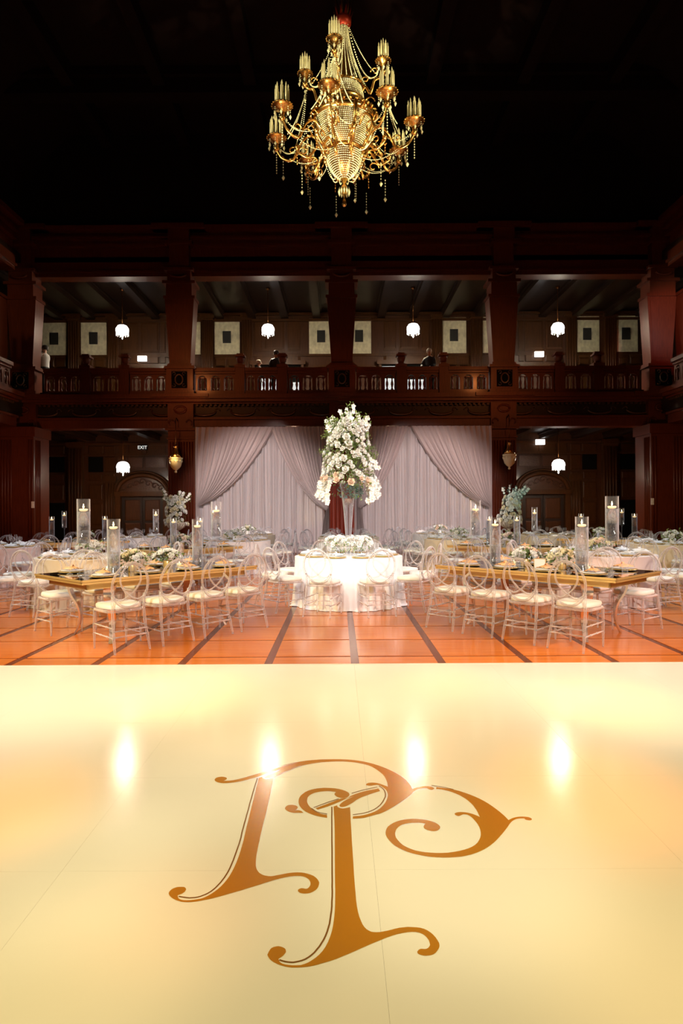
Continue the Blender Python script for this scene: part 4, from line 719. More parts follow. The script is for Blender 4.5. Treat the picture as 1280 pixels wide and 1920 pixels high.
def placeset(n, rr, zt, rot, TS, z0, r0, big):
    pos = []
    for i in range(n):
        a = -pi/2+rot+2*pi*i/n
        arm(a, r0, z0, rr, zt, big).build('arm', M['brass'], ch)
        t = link('tray', TS[0], ch, (rr*cos(a), rr*sin(a), zt)); link('crystal_drops', TS[2], t, kind='stuff')
        for cx_, cy_, cz_, cs_ in TS[1][1]: link('candle', TS[1][0], t, (cx_, cy_, cz_)).scale = (1, 1, cs_)
        pos.append((rr*cos(a), rr*sin(a), zt))
    return pos
ps1 = placeset(8, r1, zt1, R(-11.4), TA, ZR-.25, .45, True)
ps2 = placeset(4, r2, zt2, R(-13), TB, ZR+.45, .30, False)
ps3 = []
for i in range(8):   # inner lower tier of short scroll arms
    a = -pi/2+R(11)+2*pi*i/8
    mb = arm(a, .36, ZR-.55, .80, ZR-.35, False); mb.octa((.8*cos(a), .8*sin(a), ZR-.5), .05, rz=.09)
    for q in range(4): mb.octa((.8*cos(a), .8*sin(a), ZR-.62-.05*q), .014, rz=.03)
    mb.build('scroll_arm', M['brass'], ch); ps3.append((.8*cos(a), .8*sin(a), ZR-.55))
# bead swags and long drops
bs = MB()
def strand(p, q, sag, n=None, r=.0115):
    p = Vector(p); q = Vector(q); n = n or max(6, int((p-q).length/.027))
    for i in range(n+1):
        t = i/n; c = p.lerp(q, t); c.z -= 4*sag*t*(1-t); bs.octa(tuple(c), r)
for i, p in enumerate(ps1):
    q = ps1[(i+1) % 8]; a = math.atan2(p[1], p[0])
    strand((p[0]*.93, p[1]*.93, p[2]-.2), (q[0]*.55, q[1]*.55, ZR-.1), .28)
    strand((p[0]*.93, p[1]*.93, p[2]-.2), (.5*cos(a), .5*sin(a), ZR+.0), .22)
    strand((p[0]*.8, p[1]*.8, p[2]-.38), (.3*cos(a+.4), .3*sin(a+.4), ZR-.55), .12)
    # hanging drops
    for q_ in range(8): bs.octa((p[0], p[1], p[2]-.28-.045*q_), .012, rz=.02)
    if i in (3, 4, 5): pass
for i, p in enumerate(ps2):
    a = math.atan2(p[1], p[0])
    for da, zz, sg in ((0, ZR+1.6, .1), (.5, ZR+1.62, .35), (-.5, ZR+1.62, .35)): strand((p[0]*.85, p[1]*.85, p[2]-.2), (.1*cos(a+da), .1*sin(a+da), zz), sg)
    for da in (-.35, .35, -.2, .2): strand((p[0]*.95, p[1]*.95, p[2]-.25), (.95*cos(a+da), .95*sin(a+da), ZR-.25), .10)
    for q_ in range(3): bs.octa((p[0], p[1], p[2]-.3-.07*q_), .02, rz=.04)
for k in range(10):
    a = k*2*pi/10; strand((.15*cos(a), .15*sin(a), ZR-.95), (.34*cos(a), .34*sin(a), ZR-.55), .13)
for i, p in enumerate(ps1+ps3):
    if i % 2 == 0 or i > 7:
        z = p[2]-.66
        for q_ in range(6): bs.octa((p[0]*.9, p[1]*.9, z+.3-.05*q_), .009, rz=.02)
        bs.octa((p[0]*.9, p[1]*.9, z-.03), .03, rz=.05)
for a in range(12): bs.octa((.09*cos(a*pi/6), .09*sin(a*pi/6), 6.88), .018, rz=.07)
bs.build('crystal_strands', M['bead'], ch, kind='stuff')
print('chandelier verts', len(bs.v)+len(b1.v)+len(cn.v))

# ================= PEOPLE ON THE GALLERY =================
def person(name, loc, rz, h, pose, mats, label, hair, extra=None):
    """body grown as one skin over a jointed skeleton; faces +y before turning by rz"""
    s = h/1.75
    V = []; E_ = []; Rr = []
    def v(p, r): V.append(tuple(Vector(p)*s)); Rr.append(r*s); return len(V)-1
    def ch_(i, pts):
        for p, r in pts:
            j = v(p, r); E_.append((i, j)); i = j
        return i
    pel = v((0, 0, .95), .145)
    w_ = ch_(pel, [((0, .01, 1.1), .125), ((0, .01, 1.27), .145), ((0, 0, 1.40), .12)])
    nk = ch_(w_, [((0, .0, 1.48), .055), ((0, .02, 1.55), .065), ((0, .03, 1.63), .092), ((0, .02, 1.70), .075)])
    for sx, arm_ in ((-1, pose['l']), (1, pose['r'])):
        sh = ch_(w_, [((sx*.17, 0, 1.40), .065)]); el, wr = arm_
        mid = Vector(el).lerp(Vector((sx*.17, 0, 1.40)), .5)
        e = ch_(sh, [(tuple(mid), .05), (el, .042), (tuple(Vector(el).lerp(Vector(wr), .5)), .038), (wr, .026)])
        d = (Vector(wr)-Vector(el)).normalized(); sd = Vector((1, 0, 0)); up_ = d.cross(sd).normalized(); sd = up_.cross(d)
        pm = ch_(e, [(tuple(Vector(wr)+d*.05), .03)])
        for q, ln in ((-1.5, .06), (-.5, .075), (.5, .08), (1.5, .07)):
            b0 = Vector(wr)+d*.08+sd*q*.017
            ch_(pm, [(tuple(b0), .009), (tuple(b0+d*ln*.5-up_*.006), .008), (tuple(b0+d*ln-up_*.02), .007)])
        ch_(e, [(tuple(Vector(wr)+d*.03+sd*.035*-sx), .010), (tuple(Vector(wr)+d*.07+sd*.055*-sx), .008)])
        hp = ch_(pel, [((sx*.09, 0, .88), .10)])
        ch_(hp, [((sx*.10, .01, .68), .078), ((sx*.10, .02, .48), .058), ((sx*.10, .0, .30), .052), ((sx*.10, -.02, .09), .036), ((sx*.10, .07, .04), .035), ((sx*.10, .16, .03), .028)])
    me = bpy.data.meshes.new('person'); me.from_pydata(V, E_, []); me.update()
    root = empty(name, loc, rz, label, 'person')
    o = bpy.data.objects.new('body', me); COL.objects.link(o); o.parent = root
    me.materials.append(mats[0])
    sk = o.modifiers.new('skin', 'SKIN'); sk.use_smooth_shade = True
    for i, r in enumerate(Rr): me.skin_vertices[0].data[i].radius = (r, r*.8 if r > .1*s else r)
    me.skin_vertices[0].data[0].use_root = True
    o.modifiers.new('sub', 'SUBSURF').levels = 1; o.modifiers['sub'].render_levels = 1
    # clothing: shirt or jacket shell over torso and upper arms, trousers over hips
    j = MB()
    j.lathe([(.155, .93), (.148, 1.05), (.155, 1.2), (.18, 1.32), (.165, 1.42), (.09, 1.47), (.062, 1.49)], 14, sx=1.12, sy=.82, caps=False)
    for sx, arm_ in ((-1, pose['l']), (1, pose['r'])):
        el = Vector(arm_[0]); j.tube([(sx*.14, 0, 1.41), tuple(Vector((sx*.17, 0, 1.40)).lerp(el, .45)), tuple(el if extra != 'photo' else Vector((sx*.17, 0, 1.40)).lerp(el, .75))], [.075, .066, .056], 8)
        if extra != 'photo': j.tube([tuple(el), tuple(el.lerp(Vector(arm_[1]), .9))], [.055, .04], 8)
    j.v = [tuple(Vector(q)*s) for q in j.v]
    j.build('jacket' if extra != 'photo' else 'shirt', mats[1], root)
    t = MB(); t.lathe([(.16, .82), (.165, .9), (.158, .99)], 14, sx=1.1, sy=.85)
    for sx in (-1, 1): t.tube([(sx*.09, 0, .90), (sx*.10, .01, .68), (sx*.10, .02, .45), (sx*.10, 0, .10)], [.11, .092, .072, .06], 8)
    t.v = [tuple(Vector(q)*s) for q in t.v]; t.build('trousers', M['suit'], root)
    hm = MB().lathe([(.085, 1.60), (.103, 1.66), (.098, 1.72), (.065, 1.765), (.001, 1.78)], 12, sy=1.1, caps=False); hm.v = [(q[0]*s, (q[1]-.005)*s, q[2]*s) for q in hm.v]; hm.build('hair', hair, root)
    fc = MB()
    fc.octa((0, .125*s, 1.625*s), .014*s, rz=.022*s)
    for sx in (-1, 1): fc.octa((sx*.033*s, .108*s, 1.65*s), .010*s); fc.octa((sx*.097*s, .02*s, 1.63*s), .014*s, rz=.03*s)
    fc.tube([(-.025*s, .108*s, 1.585*s), (0, .115*s, 1.582*s), (.025*s, .108*s, 1.585*s)], .006*s, 4)
    fc.build('face_features', mats[0], root)
    return root
down = {'l': ((-.24, .02, 1.12), (-.22, .16, .92)), 'r': ((.24, .02, 1.12), (.22, .16, .92))}
rail = {'l': ((-.25, .10, 1.15), (-.15, .34, 1.02)), 'r': ((.25, .10, 1.15), (.15, .34, 1.02))}
cam_ = {'l': ((-.24, .18, 1.28), (-.10, .24, 1.56)), 'r': ((.22, .20, 1.26), (.10, .24, 1.54))}
ph_ = person('person', ((86-635)*23.2/1215, 23.2, 5.6), R(85), 1.80, cam_, [M['skin'], M['shirt']], 'person in a pale shirt raising a camera at the left end of the gallery', M['hairk'], 'photo')
cm = empty('photo_camera', ((86-635)*23.2/1215-.31, 23.22, 5.6+1.66), R(85), 'black camera held up by the person in the pale shirt', 'camera')
MB().box(-.075, .075, -.04, .04, -.05, .05).box(-.03, .03, -.035, .035, .05, .075).build('camera_body', M['bplast'], cm)
MB().lathe([(.035, 0), (.04, .02), (.04, .1), (.036, .11)], 12, X=Matrix.Rotation(-pi/2, 4, 'X')).build('lens', M['bplast'], cm, (0, .04, 0))
person('person', ((519-635)*23.9/1215, 23.9, 5.6), R(20), 1.74, down, [M['skin'], M['suit']], 'dark-haired person in a dark suit standing on the gallery left of the centre pier', M['hairk'])
person('person', ((486-635)*24.4/1215, 24.4, 5.6), R(-70), 1.52, down, [M['skin'], M['suit']], 'shorter grey-haired person in dark clothes behind the rail, far left of centre', M['hairg'])
person('person', ((806-635)*23.8/1215, 23.8, 5.6), R(150), 1.76, rail, [M['skin'], M['suit']], 'grey-haired person in a dark jacket at the rail right of the centre pier', M['hairg'])

# ================= CHAIRS =================
def chair_pieces():
    P_ = []
    # cushion: rounded square pad
    n = 24
    def pad(u, v):
        a = 2*pi*u; c, s_ = cos(a), sin(a); k = (abs(c)**5+abs(s_)**5)**(-1/5)
        w_ = (.205-.02*(-s_ if s_ < 0 else 0)); prof = [(0, .445), (.97, .445), (1.0, .465), (.985, .488), (.9, .50), (0, .505)][int(round(v*5))]
        return (c*k*w_*prof[0], s_*k*.2*prof[0], prof[1])
    mb = MB(); mb.grid(pad, n, 5); P_.append(('seat_cushion', mb, 'pad'))
    fr = MB(); pts = []
    for i in range(20):
        a = 2*pi*i/20; c, s_ = cos(a), sin(a); k = (abs(c)**6+abs(s_)**6)**(-1/6); pts.append((c*k*.205, s_*k*.2, .43))
    fr.tube(pts, .016, 6, closed=True); P_.append(('seat_frame', fr, 'ac'))
    # legs
    for sx in (-1, 1):
        rz_ = MB(); rp = [(sx*.20, -.30, 0), (sx*.195, -.27, .12), (sx*.185, -.235, .26), (sx*.18, -.21, .44), (sx*.185, -.215, .60)]
        rz_.tube(bez(rp, 3), [.012, .013, .014, .015, .019, .015, .015, .02, .016, .016, .015, .015, .014], 6); P_.append(('leg', rz_, 'ac'))
        fr_ = MB(); fr_.tube([(sx*.185, .185, 0), (sx*.185, .185, .14), (sx*.185, .185, .16), (sx*.185, .185, .18), (sx*.185, .185, .27), (sx*.185, .185, .29), (sx*.185, .185, .42)], [.011, .014, .02, .014, .02, .015, .016], 6); P_.append(('leg', fr_, 'ac'))
    # stretchers
    def rung(a, b_):
        a = Vector(a); b_ = Vector(b_); m = MB(); ts = [0, .3, .34, .38, .62, .66, .70, 1]
        m.tube([a.lerp(b_, t) for t in ts], [.008, .008, .013, .008, .008, .013, .008, .008], 5); return m
    for sx in (-1, 1):
        m = rung((sx*.187, .185, .17), (sx*.193, -.262, .16)); m2 = rung((sx*.187, .185, .27), (sx*.188, -.235, .26)); m.add(m2.v, m2.f, 0, True); P_.append(('side_stretcher', m, 'ac'))
    m = rung((-.185, .185, .27), (.185, .185, .27)); P_.append(('stretcher', m, 'ac'))
    m = rung((-.188, -.245, .23), (.188, -.245, .23)); m2 = rung((-.19, -.258, .17), (.19, -.258, .17)); m.add(m2.v, m2.f, 0, True); P_.append(('stretcher', m, 'ac'))
    # oval back with its inner crossing loop
    yb = lambda z: -.215-.16*(z-.46)
    ov = MB(); ov.tube([(.205*cos(t), yb(.70+.235*sin(t)), .70+.235*sin(t)) for t in [2*pi*i/28 for i in range(28)]], .0145, 6, closed=True)
    P_.append(('oval_back', ov, 'ac'))
    lp = [(-.165, .575), (-.10, .545), (-.02, .575), (.06, .64), (.115, .73), (.11, .83), (.06, .90), (0, .922), (-.06, .90), (-.11, .83), (-.115, .73), (-.06, .64), (.02, .575), (.10, .545), (.165, .575)]
    il = MB(); il.tube(bez([(x, yb(z)+.008*(1 if i < 7 else -1), z) for i, (x, z) in enumerate(lp)], 3), .0095, 5)
    P_.append(('inner_loop', il, 'ac'))
    return P_
CP = chair_pieces()
CH_NEAR = [(n, m.mesh(n, [M[k]]), []) for n, m, k in CP]
whole = MB()
for n, m, k in CP:
    o = len(whole.v); whole.v += m.v; whole.f += [tuple(i+o for i in f) for f in m.f]; whole.m += [0 if k == 'pad' else 1]*len(m.f); whole.s += m.s
CH_FAR = [('acrylic_chair', whole.mesh('acrylic_chair', [M['pad'], M['acb']]), [])]
NCH = [0]; CCS = []; FOOT = []
def chair(x, y, rz, where, near=True, group=None):
    """rz: direction the sitter looks, as rotation of +y"""
    c_ = (x+.04*sin(rz), y-.04*cos(rz))
    if any((c_[0]-a)**2+(c_[1]-b)**2 < .47**2 for a, b in CCS): return None
    for f in FOOT:
        if f(x, y): return None
    CCS.append(c_); NCH[0] += 1
    lab = ('clear acrylic oval-back chair with cream cushion, %s' % where)
    return place(CH_NEAR if near else CH_FAR, 'acrylic_chair', (x, y, 0), rz, lab, 'chair', group)

# ================= TABLEWARE =================
def lm(key, prof, n, m, **k): return proto(key, lambda: [(key, MB().lathe(prof, n, **k).mesh(key, [M[m]]), [])])
def p_goblet(): return [('wine_glass', MB().lathe([(.036, 0), (.034, .004), (.006, .01), (.005, .085), (.012, .095), (.034, .12), (.040, .155), (.033, .195)], 12, caps=False).mesh('wine_glass', [M['glass']]), [])]
def p_flute(): return [('champagne_flute', MB().lathe([(.032, 0), (.03, .004), (.005, .01), (.004, .095), (.012, .11), (.026, .16), (.027, .20), (.022, .245)], 10, caps=False).mesh('champagne_flute', [M['glass']]), [])]
def p_tumbler(): return [('tumbler', MB().lathe([(.030, 0), (.034, .004), (.038, .10)], 12, caps=False).mesh('tumbler', [M['glass']]), [])]
def p_plate():
    return [('charger', MB().lathe([(.10, 0), (.15, .008), (.165, .016), (.162, .019), (.14, .012), (.0, .008)], 20, caps=False).mesh('charger', [M['gold']]), []),
            ('plate', MB().lathe([(.08, .014), (.12, .022), (.135, .032), (.132, .034), (.10, .022), (.0, .02)], 20, caps=False).mesh('plate', [M['china']]), [])]
def napkin_mesh(m):
    mb = MB(); mb.grid(lambda u, v: ((u-.5)*.15*(1-.35*sin(v*pi)), (v-.5)*.22, .022+.035*sin(u*pi)**.7*(.5+.5*sin(v*pi))+.006*sin(u*19)), 8, 5)
    mb.grid(lambda u, v: ((u-.5)*.05, (v-.5)*.04, .06*sin(u*pi)+.02), 4, 1); return mb.mesh('napkin', [M[m]])
def p_nap_o(): return [('napkin', napkin_mesh('orange'), [])]
def p_nap_w(): return [('napkin', napkin_mesh('napkin'), [])]
def item(kind, x, y, z, rz, where, group=None):
    f, nm, lab, cat = {'goblet': (p_goblet, 'wine_glass', 'stemmed clear wine glass', 'glass'), 'flute': (p_flute, 'champagne_flute', 'tall clear champagne flute', 'glass'),
        'tumbler': (p_tumbler, 'tumbler', 'clear water tumbler', 'glass'), 'plate': (p_plate, 'dinner_plate', 'white plate on gold charger', 'plate'),
        'napo': (p_nap_o, 'folded_napkin', 'folded peach napkin', 'napkin'), 'napw': (p_nap_w, 'folded_napkin', 'folded white napkin', 'napkin')}[kind]
    return place(proto(kind, f), nm, (x, y, z), rz, '%s, %s' % (lab, where), cat, group)

# ================= FLOWERS =================
def bloom_mesh(key, m, seed):
    rnd = random.Random(seed); mb = MB()
    for ring, (np_, tilt, rad, ln) in enumerate(((4, 75, .10, .5), (5, 50, .22, .62), (6, 22, .34, .66))):
        for i in range(np_):
            a = 2*pi*(i+.5*ring)/np_+rnd.uniform(-.15, .15); tl = R(tilt+rnd.uniform(-8, 8))
            X = Matrix.Rotation(a, 4, 'Z') @ Matrix.Translation((rad*.6, 0, 0)) @ Matrix.Rotation(-tl, 4, 'Y')
            mb.grid(lambda u, v: (v*ln, (u-.5)*.62*sin(pi*(.15+.75*v))**.6, .16*(2*u-1)**2+.14*v*v), 2, 3, X=X)
    mb.lathe([(.12, 0), (.2, .2), (.1, .42), (.0, .45)], 6, caps=False)
    return mb.mesh('rose_bloom', [M[m]])
BL = {'w': bloom_mesh('w', 'bloomw', 1), 'y': bloom_mesh('y', 'bloomy', 2), 'p': bloom_mesh('p', 'bloomp', 3)}
def orient(o, d, sc, roll=0):
    o.rotation_euler = (Vector(d).to_track_quat('Z', 'Y') @ Matrix.Rotation(roll, 3, 'Z').to_quaternion()).to_euler(); o.scale = (sc, sc, sc)
def leaves(mb, c, r, n, rnd, size=.04, mi=0, flat=1):
    for _ in range(n):
        d = Vector((rnd.gauss(0, 1), rnd.gauss(0, 1), rnd.gauss(0, 1)*flat)).normalized(); p = Vector(c)+d*r*rnd.uniform(.75, 1.1)
        t = (d+Vector((rnd.gauss(0, .5), rnd.gauss(0, .5), rnd.gauss(0, .5)))).normalized(); s_ = t.cross(Vector((rnd.random(), rnd.random(), rnd.random()))).normalized(); L = size*rnd.uniform(.7, 1.4)
        mb.add([p, p+t*L*.5+s_*L*.25, p+t*L, p+t*L*.5-s_*L*.25], [(0, 1, 2, 3)], mi)
def low_arrangement(x, y, z, label, mix, seed, w_=.17, near=True, vase='gold'):
    rnd = random.Random(seed); root = empty('flower_arrangement', (x, y, z), label=label, cat='flowers')
    MB().lathe([(.055, 0), (.06, .01), (.06, .09), (.055, .10)], 12).build('vase', M[vase], root)
    n = 15 if near else 9
    fo = MB(); 
    for k in range(3): leaves(fo, ((k-1)*w_*.5, 0, .16), w_*.55, 40, rnd, .045, flat=.5)
    fo.build('foliage', M['leaf'], root, kind='stuff')
    k = 0
    for i in range(n):
        a = i*2.4; rr = math.sqrt((i+.3)/n); px = rr*cos(a)*w_; py = rr*sin(a)*w_*.75; pz = .13+.085*(1-rr*rr)+rnd.uniform(-.01, .015)
        b = link('bloom', BL[rnd.choice(mix)], root, (px, py, pz)); orient(b, (px*3, py*3-.05, .25+.5*(1-rr)), rnd.uniform(.060, .078) if near else .085, rnd.uniform(0, 6))
    return root

# ================= CANDLES =================
def candle_cylinder(x, y, z, h, r, fill, stem, label, flip=0):
    root = empty('candle_vase', (x, y, z), label=label, cat='candle vase'); z0 = 0
    if stem:
        z0 = stem
        MB().lathe([(.065, 0), (.06, .006), (.012, .014), (.007, .05), (.006, stem*.5), (.007, stem-.05), (.02, stem-.012), (.05, stem)], 12).build('stem', M['vglass'], root)
    g = MB().lathe([(r*.96, z0), (r, z0+.006), (r, z0+h)], 22, caps=False).lathe([(.0, z0+.003), (r*.96, z0+.003)], 22, caps=False)
    g.lathe([(r, z0+h), (r+.002, z0+h+.002), (r-.003, z0+h+.002)], 22, caps=False); g.build('glass_cylinder', M['vglass'], root)
    zt = z0+h*fill
    MB().lathe([(r*.93, z0+.008), (r*.93, zt)], 22).build('water', M['water'], root)
    c = MB().lathe([(r*.30, zt+.001), (r*.6, zt+.008), (r*.66, zt+.026), (r*.55, zt+.032)], 14).build('floating_candle', M['wax'], root)
    MB().lathe([(.001, zt+.034), (.008, zt+.045), (.009, zt+.055), (.004, zt+.075), (.0005, zt+.088)], 8, caps=False).build('flame', M['flame'], c)
    return root

# ================= MIRRORED BANQUET TABLES =================
def frame_xy(c0, d, n): return lambda t, w_: (c0[0]+d[0]*t+n[0]*w_, c0[1]+d[1]*t+n[1]*w_)
ORD = ['first', 'second', 'third', 'fourth']
def banquet(c0, d, n, L, W_, tn, label, near=True, front=4, back=4, ends=True, seed=0):
    """c0: nearest corner; d: along the front edge, n: across, both unit"""
    q = frame_xy(c0, d, n); rot = math.atan2(d[1], d[0]); ctr = q(L/2, W_/2); H_ = .75
    root = empty('mirrored_table', (ctr[0], ctr[1], 0), rot, label, 'table')
    sgn = 1 if (d[0]*n[1]-d[1]*n[0]) > 0 else -1
    top = MB().box(-L/2+.012, L/2-.012, -W_/2+.012, W_/2-.012, H_-.012, H_).build('mirror_top', M['mirror'], root)
    eb = MB()
    for (z0, z1, o_) in ((H_-.022, H_+.001, 0), (H_-.05, H_-.026, -.012)):
        eb.box(-L/2-o_, L/2+o_, -W_/2-o_, -W_/2+.02-o_, z0, z1).box(-L/2-o_, L/2+o_, W_/2-.02+o_, W_/2+o_, z0, z1).box(-L/2-o_, -L/2+.02-o_, -W_/2, W_/2, z0, z1).box(L/2-.02+o_, L/2+o_, -W_/2, W_/2, z0, z1)
    eb.box(-L/2+.03, L/2-.03, -W_/2+.03, W_/2-.03, H_-.03, H_-.0125)
    eb.build('gold_edge', M['gold'], root)
    ap = MB().box(-L/2+.12, L/2-.12, -W_/2+.12, -W_/2+.14, H_-.12, H_-.05).box(-L/2+.12, L/2-.12, W_/2-.14, W_/2-.12, H_-.12, H_-.05).box(-L/2+.12, -L/2+.14, -W_/2+.12, W_/2-.12, H_-.12, H_-.05).box(L/2-.14, L/2-.12, -W_/2+.12, W_/2-.12, H_-.12, H_-.05)
    ap.build('apron', M['gold'], root)
    LG = proto('cab_leg', lambda: leg_mesh())
    for sx in (-1, 1):
        for sy in (-1, 1):
            l = link('leg', LG, root, (sx*(L/2-.46), sy*(W_/2-.20), 0), math.atan2(sy, sx))
    face = math.atan2(n[1], n[0])-pi/2
    sideF, sideB = 'near side', 'far side'
    FOOT.append(lambda x, y, c=ctr, d=d, n=n: abs((x-c[0])*d[0]+(y-c[1])*d[1]) < L/2+.22 and abs((x-c[0])*n[0]+(y-c[1])*n[1]) < W_/2+.1)
    for i in range(front):
        t = L*(i+.65)/(front+.35) if near else L*(i+.5)/front
        x, y = q(t, -.12); jt = random.uniform(-.05, .05)
        chair(x, y, face+jt, '%s on near side of %s' % (ORD[i], tn), near)
        place_setting(q(t, .20), face, H_, '%s place, near side of %s' % (ORD[i], tn), near)
    for i in range(back):
        t = L*(i+.65)/(back+.35) if near else L*(i+.5)/back
        x, y = q(t, W_+.12)
        chair(x, y, face+pi+random.uniform(-.05, .05), '%s on far side of %s' % (ORD[i], tn), near)
        place_setting(q(t, W_-.20), face+pi, H_, '%s place, far side of %s' % (ORD[i], tn), near)
    return q
def leg_mesh():
    # bent flat steel strap, profile in the local x-z plane, wide across y
    P_ = bez([(-.02, .70), (.06, .66), (.12, .58), (.10, .48), (.03, .36), (.0, .24), (.02, .10), (.07, .0)], 4); Wd = []
    N = len(P_); mb = MB(); v = []
    for i, p in enumerate(P_):
        t = i/(N-1); hw = .075*(1-t)+.022*t; a = P_[max(0, i-1)]; c = P_[min(N-1, i+1)]; d_ = (c-a); nn = Vector((d_[1], -d_[0])).normalized()*.011*(1.4-t*.6)
        for sx_, sy_ in ((1, -1), (1, 1), (-1, 1), (-1, -1)): v.append((p[0]+nn[0]*sx_, hw*sy_, p[1]+nn[1]*sx_))
    f = [(0, 1, 2, 3), (4*N-1, 4*N-2, 4*N-3, 4*N-4)]
    for i in range(N-1):
        for k in range(4): a = 4*i+k; b_ = 4*i+(k+1) % 4; f.append((a, a+4, b_+4, b_))
    mb.add(v, f, 0, False); return mb.mesh('leg', [M['steel']])
NS = [0]
def place_setting(p, rz, z, where, near=True, round_=False, short=None):
    NS[0] += 1; x, y = p; fx, fy = -sin(rz), cos(rz); sx, sy = cos(rz), sin(rz)
    item('plate', x, y, z, rz, where)
    item('napo' if not round_ else 'napw', x, y, z+.02, rz+random.uniform(-.3, .3), where)
    item('goblet', x+fx*.19+sx*.12, y+fy*.19+sy*.12, z, rz, where)
    if near or NS[0] % 2: item('flute', x+fx*.23+sx*.02, y+fy*.23+sy*.02, z, rz, where)
    if near: item('tumbler', x+fx*.17-sx*.10, y+fy*.17-sy*.10, z, rz, where)

for (cx_, cy_) in ((.15, 10.3), (-4.0, 10.45), (4.2, 10.45), (-7.05, 13.3), (6.85, 13.3), (-2.5, 15.6), (2.95, 15.9), (.25, 17.2), (-2.7, 19.2), (3.0, 19.3), (-5.6, 17.9), (5.8, 17.9)):
    FOOT.append(lambda x, y, a=cx_, b=cy_: (x-a)**2+(y-b)**2 < 1.12**2)
D1, N1 = (.676, .736), (-.736, .676)
qL = banquet((-2.72, 6.83), D1, N1, 2.42, 1.17, 'left mirrored table', 'long mirrored banquet table with gold edge and curved steel legs, front left', seed=1)
D2, N2 = (-.676, .736), (.736, .676)
qR = banquet((2.90, 6.78), D2, N2, 2.42, 1.17, 'right mirrored table', 'long mirrored banquet table with gold edge and curved steel legs, front right', seed=2)
qL2 = banquet((-3.31, 11.75), D1, N1, 2.0, 1.17, 'second left mirrored table', 'gold-edged mirrored table behind the front left one', near=False, front=3, back=3)
qR2 = banquet((3.55, 11.75), D2, N2, 2.0, 1.17, 'second right mirrored table', 'gold-edged mirrored table behind the front right one', near=False, front=3, back=3)
qL3 = banquet((-7.0, 14.7), (.87, .5), (-.5, .87), 2.2, 1.17, 'rear left mirrored table', 'silver-looking mirrored table far back by the left corner pier', near=False, front=3, back=3)
qR3 = banquet((7.2, 14.7), (-.87, .5), (.5, .87), 2.2, 1.17, 'rear right mirrored table', 'silver-looking mirrored table far back by the right corner pier', near=False, front=3, back=3)
def stand(q, t, w_, h, fill, stem, r, label): x, y = q(t, w_); return candle_cylinder(x, y, .75, h, r, fill, stem, label)
for q, s_, far in ((qL, 'left', 'right'), (qR, 'right', 'left')):
    stand(q, .25, .45, .50, .72, .37, .072, 'tall stemmed floating-candle cylinder at outer end of %s mirrored table' % s_)
    stand(q, .52, .28, .64, .82, 0, .072, 'floor-standing style floating-candle cylinder at outer end of %s mirrored table' % s_ if False else 'tall stemless floating-candle cylinder at outer end of %s mirrored table' % s_)
    stand(q, 1.82, .50, .62, .82, 0, .068, 'stemless floating-candle cylinder at inner end of %s mirrored table' % s_)
    stand(q, 2.14, .52, .47, .70, .38, .068, 'stemmed floating-candle cylinder at inner end of %s mirrored table' % s_)
    low_arrangement(*q(.92, .55), .75, 'low %s rose arrangement, outer one on %s mirrored table' % ('cream' if s_ == 'left' else 'cream and peach', s_), 'yyyw' if s_ == 'left' else 'wyyp', 11 if s_ == 'left' else 12)
    low_arrangement(*q(1.45, .62), .75, 'low white rose arrangement, inner one on %s mirrored table' % s_, 'wwwp', 13 if s_ == 'left' else 14)
for q, s_ in ((qL2, 'left'), (qR2, 'right')):
    stand(q, .30, .5, .43, .7, .33, .052, 'slim stemmed candle cylinder, outer end of second %s mirrored table' % s_)
    stand(q, .62, .4, .60, .82, 0, .060, 'slim stemless candle cylinder, outer end of second %s mirrored table' % s_)
    stand(q, 1.35, .55, .60, .82, 0, .060, 'slim stemless candle cylinder, inner end of second %s mirrored table' % s_)
    stand(q, 1.70, .6, .45, .7, .33, .052, 'slim stemmed candle cylinder, inner end of second %s mirrored table' % s_)
    low_arrangement(*q(1.0, .7), .75, 'wide cream and peach flowers in middle of second %s mirrored table' % s_, 'wyp', 15, w_=.2)
for q, s_ in ((qL3, 'left'), (qR3, 'right')):
    stand(q, .5, .5, .60, .85, 0, .062, 'stemless candle cylinder, outer end of rear %s mirrored table' % s_)
    stand(q, .8, .7, .40, .7, .33, .055, 'stemmed candle cylinder near middle of rear %s mirrored table' % s_)
    stand(q, 1.7, .5, .60, .85, 0, .062, 'stemless candle cylinder, inner end of rear %s mirrored table' % s_)
    low_arrangement(*q(1.25, .45), .75, 'grey-green and white flowers on rear %s mirrored table' % s_, 'w', 16, near=False)
